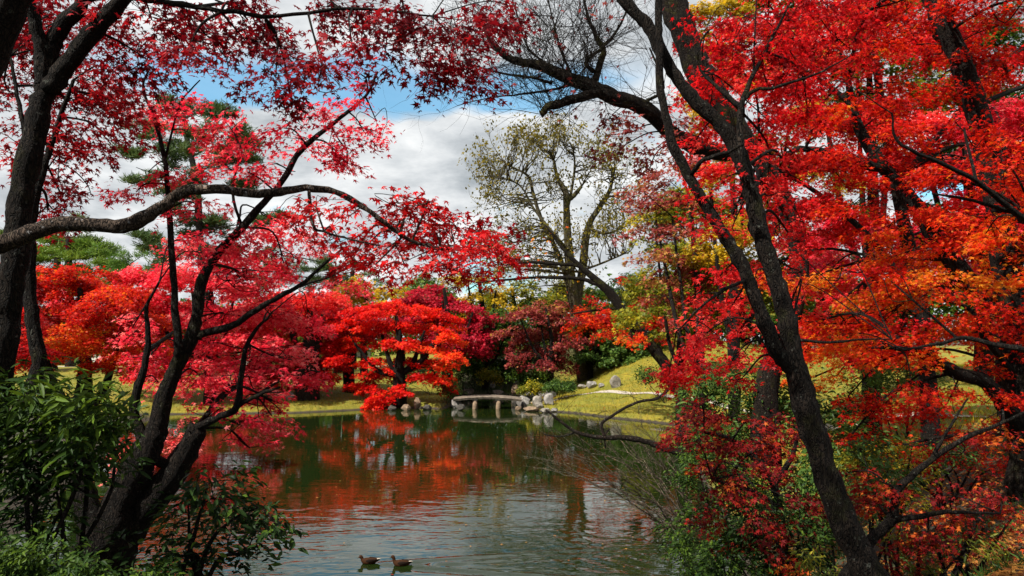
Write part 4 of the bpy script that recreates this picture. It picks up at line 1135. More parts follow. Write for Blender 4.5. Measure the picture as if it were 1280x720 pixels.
T.limb([(992, 462, 6, 10.9), (975, 445, 5.95, 10.1), (957, 405, 5.9, 9.2), (941, 362, 5.9, 8.8), (925, 325, 5.9, 8.4), (908, 298, 5.9, 8.0), (890, 268, 5.9, 7.6), (872, 240, 5.9, 7.1), (855, 208, 5.9, 6.7), (840, 178, 5.9, 6.3), (833, 145, 5.9, 5.5), (825, 108, 5.9, 5.0), (825, 60, 5.9, 5.0), (823, 20, 5.9, 5.0), (824, -40, 5.9, 4.2)], sub=5, wob=.006)
T.limb([(945, 275, 6, 5.5), (937, 235, 5.95, 5.0), (928, 195, 5.9, 4.6), (925, 155, 5.9, 4.2), (928, 128, 5.9, 3.8), (938, 100, 5.9, 3.0), (950, 78, 5.9, 2.5), (965, 48, 5.9, 2.0), (985, 8, 5.9, 1.5), (1000, -30, 5.9, 1.0)], sub=4)
T.limb([(930, 124, 5.9, 3.0), (945, 112, 5.85, 2.5), (965, 110, 5.8, 2.0), (998, 100, 5.7, 1.7), (1030, 88, 5.6, 1.3), (1062, 70, 5.6, 1.0)], sub=4)
T.limb([(926, 134, 5.9, 3.4), (912, 122, 6, 3.0), (895, 106, 6.1, 2.5), (876, 88, 6.2, 1.7), (874, 60, 6.2, 1.3), (884, 40, 6.2, 1.1), (905, 28, 6.2, 1.0), (935, 20, 6.2, 0.8)], sub=4)
T.limb([(942, 90, 5.9, 1.5), (944, 40, 5.9, 1.2), (946, -10, 5.9, 0.8)], sub=3)
T.limb([(862, 220, 5.9, 3.4), (880, 200, 5.7, 2.9), (905, 192, 5.6, 2.5), (930, 180, 5.5, 1.7)], sub=4)
T.limb([(935, 350, 5.9, 2.5), (905, 362, 5.7, 2.0), (875, 385, 5.6, 1.5), (845, 415, 5.5, 1.0)], sub=4)
T.limb([(985, 425, 6, 2.0), (1035, 428, 5.9, 1.7), (1075, 424, 5.8, 1.3), (1115, 424, 5.8, 0.8)], sub=4)
for q in [(885, 395, 44, 13, .68), (915, 382, 36, 12, .68), (868, 428, 28, 11, .55), (900, 422, 36, 12, .66), (935, 408, 26, 12, .6), (852, 458, 16, 7, .5), (915, 450, 30, 10, .55), (836, 468, 10, 6, .45), (872, 455, 18, 7, .5), (930, 470, 20, 7, .5), (880, 370, 30, 12, .65), (930, 440, 22, 12, .6)]:
    T.pad(q[0], q[1], rng.uniform(5.5, 6.6), q[2], q[3], tint=q[4])
for q in [(880, 100, 34, 20, .4), (915, 75, 40, 22, .35), (955, 60, 40, 22, .3), (1000, 50, 44, 22, .3), (885, 150, 26, 20, .45), (960, 110, 44, 22, .45), (1010, 100, 44, 22, .4), (1060, 60, 44, 20, .3), (960, 150, 44, 20, .55), (1010, 145, 40, 20, .5), (930, 20, 44, 20, .3), (985, 15, 44, 20, .25), (1050, 20, 44, 20, .25), (870, 175, 26, 20, .6), (900, 225, 26, 20, .65), (880, 40, 26, 16, .35), (868, 280, 22, 20, .6), (900, 345, 26, 14, .6), (980, 200, 40, 18, .55), (960, 245, 30, 16, .6), (985, 290, 24, 14, .6)]:
    T.pad(q[0], q[1], rng.uniform(5.6, 7.4), q[2], q[3], tint=q[4], dens=1.5)
for q in [(925, 190, 24, 18, .5), (960, 225, 26, 18, .55), (985, 270, 26, 20, .55), (1005, 315, 24, 20, .6), (1000, 365, 26, 18, .62), (985, 415, 24, 14, .6), (965, 445, 22, 12, .55), (905, 160, 22, 14, .5), (970, 335, 16, 20, .6), (915, 270, 18, 24, .6)]:
    T.pad(q[0], q[1], rng.uniform(8.0, 10), q[2], q[3], dd=.6, tint=q[4], dens=1.7)
T.finish()

# D3: large trunk at the right
T = Tree('maple_tree', 'large dark maple at the right edge carrying the great orange red canopy', 'tree', L['orangered'], B['dark'], 'maple', .062, .36, .72, 2.5, .15, .3, .65)
YR = 10.0
T.limb([(1292, 640, YR, 26), (1282, 540, YR, 22), (1272, 450, YR, 19), (1266, 380, YR, 17.5), (1256, 310, YR, 16.5), (1246, 250, YR, 15.5), (1236, 195, YR, 14.5), (1222, 140, YR, 14), (1206, 90, YR, 13), (1185, 40, YR, 12), (1160, -10, YR, 11), (1120, -80, YR, 8)])
T.limb([(1272, 440, YR, 13), (1258, 392, YR, 12.5), (1235, 370, YR, 12), (1216, 358, YR, 12), (1180, 312, YR + .1, 11), (1148, 262, YR + .2, 10), (1120, 228, YR + .3, 9), (1094, 195, YR + .4, 8), (1070, 150, YR + .5, 6), (1060, 100, YR + .6, 4)], sub=4)
T.limb([(1108, 212, YR + .3, 6), (1085, 206, YR + .2, 6.5), (1060, 198, YR + .1, 6.5), (1030, 190, YR, 5.5), (1000, 186, YR, 4), (980, 196, YR, 2.5)], sub=4)
T.limb([(1282, 545, YR, 11), (1256, 505, YR - .2, 10), (1232, 478, YR - .4, 9), (1200, 468, YR - .6, 8), (1175, 455, YR - .8, 7), (1150, 442, YR - 1, 5), (1120, 435, YR - 1.2, 3)], sub=4)
T.limb([(1330, 300, YR - 2.5, 5), (1280, 273, YR - 2.6, 4.2), (1250, 250, YR - 2.7, 3.6), (1220, 226, YR - 2.8, 3), (1172, 202, YR - 2.9, 2.6), (1140, 188, YR - 3, 2.2), (1120, 172, YR - 3, 1.8), (1115, 142, YR - 3, 1.2)], sub=4)
T.limb([(1246, 265, YR, 6), (1300, 282, YR - 1.2, 6), (1330, 300, YR - 2.5, 5)], sub=4)
T.limb([(1292, 276, YR - 2.6, 3.6), (1255, 262, YR - 2.6, 3), (1205, 248, YR - 2.7, 2), (1165, 242, YR - 2.7, 1.2)], sub=4)
T.limb([(1272, 430, YR, 7), (1310, 448, YR - 1.8, 5), (1282, 438, YR - 3, 4), (1240, 430, YR - 3, 3.2), (1205, 422, YR - 3, 2.6), (1170, 430, YR - 3.1, 2), (1130, 437, YR - 3.1, 1.2)], sub=4)
T.limb([(1270, 470, YR, 4), (1228, 420, YR - .8, 3.2), (1224, 400, YR - .8, 2.8), (1205, 382, YR - .8, 2.2), (1180, 376, YR - .9, 1.6)], sub=4)


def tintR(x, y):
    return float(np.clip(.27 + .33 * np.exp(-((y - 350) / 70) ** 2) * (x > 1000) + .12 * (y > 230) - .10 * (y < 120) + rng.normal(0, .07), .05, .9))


grid_pads(T, 980, 1330, -30, 110, 72, 34, 8.0, 12.0, tintR, rx=48, ry=15, keep=.86)
grid_pads(T, 1040, 1330, 128, 250, 72, 32, 7.6, 12.0, tintR, rx=48, ry=14, keep=.86)
grid_pads(T, 1080, 1340, 262, 330, 70, 30, 7.4, 12.0, tintR, rx=46, ry=14, keep=.92)
grid_pads(T, 985, 1340, 345, 430, 70, 26, 7.6, 12.5, tintR, rx=48, ry=13, keep=.95)
for q in [(1010, 405, 40, 14, .45), (1040, 440, 50, 14, .68), (1100, 450, 50, 12, .66), (1000, 440, 30, 12, .6), (1170, 440, 50, 12, .6), (1240, 450, 45, 14, .5), (1020, 470, 30, 10, .6), (1200, 490, 45, 12, .45), (1140, 485, 45, 11, .42), (1255, 490, 40, 12, .4), (1100, 510, 45, 10, .35), (1175, 520, 45, 9, .3), (1060, 495, 35, 9, .35), (1235, 530, 40, 9, .35), (1110, 560, 50, 10, .3), (1180, 565, 50, 9, .32), (1060, 548, 35, 9, .34)]:
    T.pad(q[0], q[1], rng.uniform(8.5, 11), q[2], q[3], tint=q[4], dens=1.9)
T.finish()

# a second maple fills the canopy behind the large one
T = Tree('maple_tree', 'full red maple filling the canopy between the black maple and right edge trunk', 'tree', L['red'], B['dark'], 'tri', .075, .45, .75, 1.7, .16, .3, .6, 'maples round the pond')
T.limb([(1165, 600, 15, 12), (1160, 480, 15, 10), (1150, 380, 15, 9), (1130, 280, 15, 8), (1110, 180, 15, 6), (1095, 80, 15, 4), (1090, 0, 15, 2)])
T.limb([(1150, 380, 15, 5), (1090, 300, 15, 4), (1020, 240, 15.4, 3), (950, 200, 15.6, 2)])
T.limb([(1120, 230, 15, 4), (1190, 150, 14.8, 3), (1250, 80, 14.6, 2)])
T.limb([(1110, 180, 15, 4), (1040, 110, 15.3, 3), (960, 70, 15.6, 2)])
grid_pads(T, 900, 1310, -10, 250, 74, 34, 13.6, 17, lambda x, y: float(np.clip(.5 + rng.normal(0, .1) - .1 * (y < 80), 0, 1)), rx=50, ry=15, keep=.72)
grid_pads(T, 960, 1310, 262, 420, 74, 32, 13.6, 17, lambda x, y: float(np.clip(.6 + rng.normal(0, .1), 0, 1)), rx=50, ry=14, keep=.6)
T.finish()

# D5: sapling at the foot of the leaning maple
T = Tree('maple_sapling', 'thin black maple sapling forking low on the leaf covered slope', 'sapling', L['darkred'], B['dark'], 'maple', .056, .28, .5, 1.0, .15, .3)
T.limb([(1052, 730, 6.5, 9), (1068, 705, 6.5, 7.5), (1084, 680, 6.5, 7), (1100, 664, 6.5, 6.5), (1114, 650, 6.5, 6), (1118, 630, 6.5, 5.5), (1121, 615, 6.5, 5), (1138, 596, 6.5, 4.2), (1160, 578, 6.5, 3.8), (1185, 560, 6.45, 3.2), (1212, 545, 6.4, 2.8), (1245, 532, 6.3, 2.2), (1290, 512, 6.2, 1.6)], sub=4)
T.limb([(1114, 650, 6.5, 4.5), (1130, 648, 6.4, 4), (1160, 644, 6.4, 3.2), (1185, 640, 6.3, 2.6), (1215, 641, 6.2, 2), (1250, 642, 6.2, 1.4)], sub=4)
T.limb([(1160, 578, 6.5, 2.4), (1180, 545, 6.5, 2), (1195, 520, 6.5, 1.5), (1210, 498, 6.5, 1)], sub=4)
for q in [(1095, 600, 44, 12, .3), (1060, 590, 30, 10, .35), (1140, 620, 40, 8, .25), (1190, 645, 50, 8, .15), (1240, 640, 40, 8, .15), (1110, 635, 30, 8, .3), (1075, 625, 30, 8, .3), (1160, 665, 40, 7, .1), (1250, 545, 30, 8, .4)]:
    T.pad(q[0], q[1], rng.uniform(6.2, 7.2), q[2], q[3], tint=q[4] + .5)
T.finish()

# D6: low dark red maple over the camellia
T = Tree('maple_sapling', 'low dark red maple spreading over the green bushes left of the black trunk', 'sapling', L['darkred'], B['dark'], 'maple', .058, .26, .66, 1.9, .14, .35)
by = gbase(960, 650, 9.0)
T.limb([(985, by + 8, 9, 7), (975, 640, 9, 5), (950, 580, 9, 4), (915, 550, 9, 3), (880, 540, 9, 2)])
T.limb([(965, 610, 9, 4), (990, 570, 9, 3), (1000, 530, 9, 2)])
T.limb([(968, 630, 9, 3), (930, 610, 8.8, 2.4), (890, 600, 8.6, 1.5)])
for q in [(880, 525, 40, 12, .12), (920, 520, 40, 12, .18), (960, 528, 40, 12, .15), (870, 550, 36, 12, .08), (915, 550, 44, 12, .12), (960, 560, 40, 12, .12), (880, 580, 36, 10, .06), (930, 585, 40, 10, .08), (985, 590, 30, 10, .1), (900, 612, 34, 9, .05), (950, 620, 40, 9, .08), (990, 625, 34, 9, .1), (865, 505, 24, 9, .15), (1000, 540, 34, 10, .3), (940, 650, 30, 8, .1), (890, 640, 26, 8, .1), (965, 670, 30, 8, .15), (1000, 655, 28, 8, .25), (915, 675, 24, 7, .2), (985, 700, 28, 8, .3), (930, 600, 30, 9, .2)]:
    T.pad(q[0], q[1], rng.uniform(7.6, 9.2), q[2], q[3], tint=min(1, q[4] + .42))
T.finish()

# right background trees
maple('pink crimson maple beyond the right canopy', L['pinkred'], 1090, (1085, 290), [(1010, 300, 40, 18), (1060, 280, 45, 18), (1115, 290, 45, 18), (1165, 285, 40, 18), (1040, 330, 45, 16), (1095, 330, 50, 16), (1150, 325, 45, 16), (1010, 345, 30, 14), (1190, 340, 40, 16), (1080, 360, 50, 14), (1000, 260, 30, 14)], 19, size=.085, rc=.5, r=10, tint=.42).finish()
maple('magenta maple filling the gap above the right edge trunk', L['pinkred'], 1262, (1250, 150), [(1180, 170, 40, 20), (1230, 150, 40, 22), (1275, 140, 40, 22), (1210, 200, 45, 20), (1260, 195, 40, 20), (1290, 180, 40, 22), (1230, 240, 45, 18), (1280, 240, 40, 20), (1175, 215, 30, 14), (1290, 290, 40, 20), (1210, 280, 36, 16)], 17, size=.085, rc=.5, r=11, tint=.35).finish()
maple('dusty pink half bare maple standing left of the forked black maple', L['dusty'], 880, (860, 240), [(835, 225, 30, 16), (860, 205, 24, 14), (825, 255, 34, 16), (865, 250, 30, 16), (815, 285, 32, 14), (850, 285, 36, 14), (825, 315, 36, 14), (870, 315, 34, 14), (840, 345, 40, 12), (885, 350, 34, 12), (865, 375, 36, 10), (820, 370, 24, 10), (805, 240, 16, 10)], 26, size=.12, rc=.6, r=6, tint=.62, dens=1.7, cover=.6, bark='grey').finish()
maple('yellow tree glowing through the red canopy above the black fork', L['yellow'], 920, (910, 120), [(890, 60, 40, 30, .4), (930, 90, 40, 30, .5), (880, 130, 36, 26, .6), (950, 180, 44, 26, .5), (980, 60, 44, 30, .35), (1010, 130, 40, 26, .4), (900, 20, 50, 26, .4), (880, 210, 34, 24, .5), (960, 250, 44, 24, .45), (990, 200, 40, 20, .5), (1030, 220, 40, 20, .4), (915, 290, 36, 20, .55), (880, 310, 36, 20, .5)], 24, size=.12, rc=.7, r=7, tint=.5, dens=1.9).finish()
maple('soft yellow green tree behind the dusty pink maple', L['yellowgreen'], 850, (850, 270), [(820, 270, 36, 18), (860, 250, 36, 18), (890, 275, 36, 18), (830, 310, 40, 18), (875, 315, 40, 18), (815, 350, 36, 16), (860, 355, 40, 16), (905, 360, 34, 16), (835, 385, 40, 14), (885, 395, 40, 14), (850, 415, 36, 10), (800, 390, 24, 12)], 33, size=.15, rc=.8, r=5, tint=.5, dens=2.2, name='broadleaf_tree').finish()
maple('yellow green tree low between the two stems of the black maple', L['yellowgreen'], 1000, (985, 290), [(870, 260, 40, 24), (900, 330, 40, 20), (960, 330, 44, 20), (1000, 300, 44, 20), (1030, 260, 40, 20), (980, 375, 44, 16), (900, 380, 40, 16), (1030, 310, 40, 18), (1040, 360, 40, 16), (870, 340, 30, 18), (945, 285, 40, 20)], 27, size=.13, rc=.75, r=6, tint=.5, dens=2.5, name='broadleaf_tree').finish()
maple('tall green broadleaf tree rising behind the upper right canopy', L['yellowgreen'], 1090, (1085, 60), [(1060, 30, 50, 26), (1110, 10, 50, 26), (1040, 80, 44, 24), (1090, 70, 50, 24), (1140, 60, 44, 24), (1060, 120, 44, 22), (1110, 120, 50, 22), (1030, 150, 40, 20), (1080, 165, 50, 20), (1150, 110, 40, 20), (980, 20, 50, 26), (940, -20, 50, 24)], 32, size=.16, rc=.9, r=9, tint=.35, dens=1.7, name='broadleaf_tree').finish()
maple('dark green tree behind everything at the far right', L['darkgreen'], 1230, (1230, 120), [(1180, 60, 60, 34), (1240, 40, 60, 34), (1300, 60, 60, 34), (1200, 130, 60, 30), (1270, 130, 60, 30), (1180, 200, 60, 30), (1250, 210, 60, 30), (1300, 250, 60, 40), (1200, 280, 60, 30), (1270, 330, 60, 30), (1200, 360, 60, 24), (1140, 300, 50, 26), (1130, 380, 60, 24), (1060, 390, 60, 24)], 34, size=.2, rc=1.1, r=9, tint=.75, dens=1.7, name='evergreen_tree').finish()
maple('dark evergreen tree at the back of the grass slope on the right', L['darkgreen'], 930, (930, 330), [(850, 360, 40, 20), (900, 340, 44, 24), (950, 350, 44, 24), (1000, 360, 44, 24), (870, 400, 44, 20), (930, 400, 50, 20), (990, 405, 44, 20), (830, 390, 30, 18), (1040, 410, 44, 20), (1040, 350, 40, 24)], 62, size=.26, rc=1.2, r=6, tint=.7, dens=2.6, name='evergreen_tree').finish()

# ---------------------------------------------------------------- shrubs
def shrub(label, leaf, Y, base, blobs, kind='oval', size=.09, rc=.28, cover=.8, dens=1.6, name='shrub', bark='dark', tint=.5, group=None, stems=4, tilt=.7, lift=0, dd=None):
    T = Tree(name, label, 'shrub', L[leaf], B[bark], kind, size, rc, cover, dens, .35, .15, tilt, group, trunk='stem', crown='foliage')
    q0 = P(base, 480, Y); zb = hz(q0[0], Y) - .05 + lift
    b3 = np.array((q0[0], Y, zb))
    tops = [P(b[0], b[1], Y) for b in blobs]
    sel = [tops[i] for i in np.linspace(0, len(tops) - 1, min(stems, len(tops))).astype(int)]
    for tp in sel:
        s0 = b3 + rng.normal(0, .10, 3) * (1, 1, 0)
        m = (s0 + tp) / 2 + rng.normal(0, .06, 3) + np.array((0, 0, .1))
        T.limb3(np.array([(*s0, .022), (*m, .016), (*tp, .007)]), 5)
    for b in blobs:
        T.pad(b[0], b[1], Y + rng.uniform(-.3, .3), b[2], b[3], dd=dd, tint=(b[4] if len(b) > 4 else tint))
    return T.finish()


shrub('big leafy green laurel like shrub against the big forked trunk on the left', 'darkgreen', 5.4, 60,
      [(20, 500, 50, 20, .7), (70, 495, 45, 18, .8), (120, 500, 40, 16, .8), (150, 515, 26, 12, .7), (15, 535, 50, 20, .65), (65, 530, 50, 22, .65), (105, 535, 40, 20, .6), (145, 545, 20, 12, .6), (20, 570, 50, 22, .45), (75, 570, 50, 22, .4), (108, 575, 26, 18, .4), (30, 610, 50, 22, .3), (70, 610, 30, 18, .3), (20, 645, 40, 18, .3), (0, 480, 30, 14, .7), (75, 640, 30, 16, .3)], 'lance', .115, .24, 1.0, 2.0, stems=7)  # upper blobs tinted lighter, lower ones darker: top light painted into the leaves
shrub('dark low bush with glossy leaves hanging over the water in front of the leaning maple', 'darkgreen', 5.6, 245,
      [(235, 630, 30, 14), (275, 625, 30, 14), (305, 640, 26, 12), (215, 665, 30, 14), (245, 660, 40, 18), (290, 665, 34, 14), (325, 660, 18, 8), (215, 700, 44, 16), (265, 700, 40, 14), (310, 690, 28, 10), (345, 655, 12, 6), (290, 600, 8, 6), (260, 605, 10, 8)], 'oval', .085, .20, .8, 1.15, tint=.22, stems=6)
shrub('low clipped hedge of small leaves along the bottom left corner', 'darkgreen', 4.7, 60,
      [(-20, 690, 50, 20), (30, 680, 40, 16), (70, 690, 40, 14), (20, 715, 50, 18), (90, 712, 44, 14), (140, 715, 40, 10), (170, 722, 30, 8), (60, 735, 60, 12), (130, 740, 60, 10), (200, 738, 50, 8), (-10, 740, 50, 12)], 'oval', .05, .18, 1.0, 2.2, tint=.55, name='hedge', stems=6)
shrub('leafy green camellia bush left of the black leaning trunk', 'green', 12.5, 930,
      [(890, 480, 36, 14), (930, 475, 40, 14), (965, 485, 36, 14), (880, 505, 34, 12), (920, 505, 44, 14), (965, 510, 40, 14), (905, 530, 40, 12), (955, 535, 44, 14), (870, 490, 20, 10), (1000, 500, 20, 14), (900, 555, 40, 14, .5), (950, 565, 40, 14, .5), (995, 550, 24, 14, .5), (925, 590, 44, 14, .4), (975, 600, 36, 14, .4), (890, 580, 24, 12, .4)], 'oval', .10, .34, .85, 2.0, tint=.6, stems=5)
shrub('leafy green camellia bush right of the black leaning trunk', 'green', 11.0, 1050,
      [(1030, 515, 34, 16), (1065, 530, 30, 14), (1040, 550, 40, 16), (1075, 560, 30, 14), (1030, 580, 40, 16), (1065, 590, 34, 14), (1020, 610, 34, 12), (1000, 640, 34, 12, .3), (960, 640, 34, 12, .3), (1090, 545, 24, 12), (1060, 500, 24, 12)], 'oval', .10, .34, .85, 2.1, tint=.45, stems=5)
shrub('trailing green bramble at the water edge below the low red maple', 'darkgreen', 10.2, 905,
      [(870, 570, 22, 14), (905, 590, 30, 14), (860, 600, 22, 14), (890, 625, 32, 14), (925, 620, 28, 12), (865, 640, 22, 14), (895, 660, 26, 14), (870, 685, 20, 12), (845, 690, 14, 10), (860, 710, 20, 10), (900, 690, 20, 12), (880, 540, 30, 12), (925, 680, 24, 12), (930, 710, 30, 10), (880, 715, 24, 8), (850, 660, 14, 10), (950, 665, 24, 10)], 'oval', .060, .24, .8, 1.8, tint=.58, name='bramble', stems=6)
shrub('dark green bush at the foot of the black leaning trunk toward the water', 'darkgreen', 8.3, 985,
      [(930, 640, 34, 14), (965, 630, 34, 14), (1000, 640, 30, 14), (940, 670, 36, 14), (985, 670, 36, 14), (1020, 665, 24, 14), (920, 700, 34, 14), (965, 705, 36, 14), (1005, 700, 30, 14)], 'oval', .075, .26, .85, 1.7, tint=.25, stems=5)
shrub('loose green bush between the black trunk and the thin sapling', 'green', 8.6, 1075,
      [(1050, 600, 24, 12), (1085, 590, 26, 12), (1060, 625, 26, 12), (1095, 615, 24, 12), (1115, 590, 20, 10), (1075, 560, 24, 10)], 'oval', .08, .27, .85, 1.5, tint=.3, stems=5)
shrub('low red orange seedlings carpeting the slope under the canopy', 'orangered', 11.5, 1180,
      [(1110, 560, 40, 10), (1160, 575, 40, 9), (1210, 570, 40, 9), (1250, 580, 36, 9), (1130, 590, 36, 9), (1090, 540, 30, 9), (1180, 548, 36, 8), (1230, 545, 36, 8)], 'maple', .058, .26, .75, 1.6, tint=.3, stems=7)
shrub('low dark red seedlings in the bottom right corner of the view', 'darkred', 7.2, 1190,
      [(1130, 690, 34, 9), (1180, 670, 40, 9), (1230, 660, 40, 9), (1265, 690, 40, 10), (1200, 705, 40, 9), (1150, 720, 36, 8), (1245, 615, 36, 8), (1195, 620, 34, 7), (1270, 640, 30, 9)], 'maple', .05, .20, .6, 1.3, tint=.62, stems=8)
shrub('low olive weeds beside the foot of the black trunk on the leaf slope', 'yellowgreen', 7.0, 1120,
      [(1115, 700, 30, 8), (1150, 675, 26, 7), (1010, 700, 26, 9), (1035, 715, 26, 8), (1210, 685, 30, 7), (1260, 712, 30, 8)], 'lance', .07, .18, .6, 1.4, tint=.25, stems=6)
shrub('yellowing shrub right of the black leaning trunk in front of the camellia', 'yellowgreen', 9.4, 1105,
      [(1080, 575, 24, 10), (1110, 560, 26, 10), (1130, 585, 26, 10), (1095, 600, 26, 9), (1140, 560, 24, 9), (1120, 615, 24, 8), (1150, 605, 20, 8)], 'oval', .06, .22, .7, 1.5, tint=.62, stems=5)
shrub('small green bush on the grass seen through the right canopy', 'green', 18.0, 1120,
      [(1090, 465, 30, 12), (1130, 460, 32, 12), (1110, 480, 36, 10), (1150, 475, 24, 10)], 'oval', .10, .4, .9, 1.8, tint=.6)
shrub('small green bush at the crest of the leaf covered slope', 'green', 11.5, 1170,
      [(1165, 560, 20, 8), (1185, 570, 18, 8), (1160, 575, 16, 7)], 'oval', .08, .22, .9, 2.0, tint=.45)
shrub('clipped yellow green dome bush right of the bridge', 'yellowgreen', 50.5, 663, [(663, 483, 14, 6), (655, 486, 10, 5), (672, 486, 10, 5)], 'rh', .12, .35, .9, 3.0, tint=.55)
shrub('clipped green dome bush on the lawn edge above the boulders', 'green', 49.5, 700, [(700, 480, 16, 6), (690, 484, 12, 5), (712, 483, 12, 5)], 'rh', .12, .35, .9, 3.0, tint=.45)
shrub('loose yellow green shrub on the dark slope behind the bridge', 'yellowgreen', 58, 612, [(610, 466, 12, 6), (620, 472, 12, 6), (602, 474, 8, 5)], 'rh', .15, .5, .8, 1.6, tint=.55)
shrub('dark rounded shrub on the dark slope left of the yellow green shrub', 'darkgreen', 59, 590, [(588, 455, 14, 9), (600, 462, 14, 8), (578, 466, 12, 8)], 'rh', .16, .5, .9, 2.0, tint=.6)
shrub('dark rounded shrub under the dusky red maple', 'darkgreen', 54, 655, [(650, 470, 14, 9), (668, 468, 16, 10), (660, 480, 16, 7), (682, 475, 14, 8)], 'rh', .15, .5, .9, 2.0, tint=.62)
shrub('bright green shrub between the scarlet maple and the bridge', 'green', 50, 566, [(562, 478, 14, 8), (570, 488, 12, 6), (556, 488, 10, 6)], 'rh', .14, .45, .8, 1.6, tint=.85)
shrub('round dark bush beside the leaning trunk on the lawn', 'darkgreen', 44, 830, [(815, 466, 16, 7), (835, 462, 16, 8), (800, 470, 14, 5)], 'rh', .14, .5, .9, 1.9, tint=.7)
shrub('clipped green bush on the left lawn behind the scarlet maple', 'green', 55, 540, [(520, 470, 16, 8), (540, 466, 18, 8), (505, 478, 14, 7)], 'rh', .16, .5, .9, 1.8, tint=.35)

# pale bare twig shrub leaning over the water
T = Tree('bare_shrub', 'pale bare twiggy shrub arching out over the water from the right bank', 'shrub', L['litter'], B['pale'], 'rh', .07, .3, .5, 1, trunk='stem', crown='leaves')
YS = 17.5
q0 = P(870, 560, YS)
T.base = np.array((q0[0], YS, hz(q0[0], YS)))
for k in range(28):
    ex, ey = rng.uniform(672, 815), rng.uniform(525, 600)
    a = T.base + rng.normal(0, .25, 3) * (1, 1, 0)
    e = P(ex, ey, YS + rng.normal(0, .9)); mid = (a + e) / 2 + np.array((0, 0, rng.uniform(-.1, .5)))
    c = catmull(np.array([a, mid, e]), 5) + rng.normal(0, .045, (11, 3))
    T.tm.tube(c, np.linspace(.020, .007, len(c)), 4, cap=False)
    for _ in range(5):
        j = rng.integers(4, len(c)); dd = c[j] - c[j - 1]
        T.twigs(c[j], dd / np.linalg.norm(dd) + rng.normal(0, .5, 3), rng.uniform(.4, .9), .006, 1, .5, .02, 3)
T.skel.append(np.column_stack((np.array([T.base]), [.02])))
T.finish()
T = Tree('dead_branch', 'dark dead branch hanging low over the water with a few red leaves at its root', 'branch', L['red'], B['warm'], 'maple', .07, .3, .5, 1, trunk='stem', crown='leaves')
YD = 15.0
T.limb([(905, 590, YD, 5), (868, 572, YD, 4.4), (830, 560, YD, 4), (805, 551, YD, 3.6), (780, 547, YD, 3.2), (752, 547, YD, 2.8), (722, 541, YD, 2.2), (700, 526, YD, 1.7), (682, 512, YD, 1.2)], sub=4)
T.limb([(756, 547, YD, 2.2), (752, 530, YD, 2), (765, 520, YD, 1.9), (785, 508, YD, 1.8), (803, 501, YD, 1.7), (822, 498, YD, 1.7), (842, 481, YD, 1.6), (862, 462, YD, 1.2)], sub=4)
T.limb([(720, 540, YD, 1.4), (700, 546, YD, 1.1), (680, 543, YD, .8)], sub=3)
T.limb([(757, 560, YD, 1), (756, 546, YD, 1.2), (762, 535, YD, 1)], sub=3)
sk = np.concatenate(T.skel)
for _ in range(26):
    s = sk[rng.integers(0, len(sk))]
    T.twigs(s[:3], (rng.normal(-.5, .5), rng.normal(0, .4), rng.normal(.2, .5)), rng.uniform(.3, .7), .006, 1, .5, .04, 3)
T.pad(850, 475, YD, 18, 7, tint=.4, dens=1.0)
T.finish()

# ---------------------------------------------------------------- stuff: fallen leaves, moss and grass tufts, far wood
def scatter(n, fx, fy, ok):
    x, y = fx(n), fy(n)
    k = ok(x, y)
    x, y = x[k], y[k]
    return x, y, height(x, y)


x, y, z = scatter(64000, lambda n: rng.uniform(1.5, 15, n), lambda n: 4.2 + 15 * rng.random(n) ** 1.5, lambda x, y: (pond_dist(x, y) > .15) & (rng.random(len(x)) < litter_mask(x, y) * (.35 + .65 * (np.sin(x * 1.9 + y) + np.sin(y * 2.3 - x * .8) > -.6))))
n = len(x)
o = build_leaves('fallen_leaves', 'maple', np.stack((x, y, z + .015 + .02 * rng.random(n)), 1), np.stack((rng.normal(0, 1, n), rng.normal(0, 1, n), rng.normal(0, .35, n)), 1), np.stack((rng.normal(0, .45, n), rng.normal(0, .45, n), np.ones(n)), 1),
                 .058 * rng.uniform(.7, 1.5, n), np.clip(rng.normal(.5, .24, n), 0, 1), L['litter'])
tag(o, 'carpet of brown and orange fallen leaves on the right slope', 'fallen leaves', kind='stuff')
x, y, z = scatter(60000, lambda n: rng.uniform(1.5, 14, n), lambda n: 4.2 + 14 * rng.random(n) ** 1.4, lambda x, y: (pond_dist(x, y) > .1) & (rng.random(len(x)) < litter_mask(x, y)) & (np.sin(x * 1.3 + 2 * np.sin(y * .7)) + np.sin(y * 1.7 + x * .6) > .1))
n = len(x)
o = build_leaves('ground_cover', 'blade', np.stack((x, y, z), 1), np.stack((rng.normal(0, .7, n), rng.normal(0, .7, n), np.ones(n) * .8), 1), rng.normal(0, 1, (n, 3)), rng.uniform(.07, .17, n), np.clip(rng.normal(.4, .2, n), 0, 1), L['green'])
tag(o, 'short green weeds among the fallen leaves on the right slope', 'ground cover', kind='stuff')
x, y, z = scatter(26000, lambda n: rng.uniform(-32, 22, n), lambda n: rng.uniform(15, 66, n), lambda x, y: (pond_dist(x, y) > .2) & (rng.random(len(x)) < lawn_mask(x, y) * np.clip(.15 + .85 * (np.sin(x * .7 + 1.4 * np.sin(y * .31)) + np.sin(y * .55 - x * .3) > .5), 0, 1)))
n = len(x)
o = build_leaves('fallen_leaves', 'maple', np.stack((x, y, z + .05 + .05 * rng.random(n)), 1), np.stack((rng.normal(0, 1, n), rng.normal(0, 1, n), rng.normal(0, .4, n)), 1), np.stack((rng.normal(0, .5, n), rng.normal(0, .5, n), np.ones(n)), 1),
                 .075 * rng.uniform(.7, 1.5, n), np.clip(rng.normal(.6, .28, n), 0, 1), L['litter'])
tag(o, 'fallen orange and red leaves strewn over the lawns', 'fallen leaves', kind='stuff')
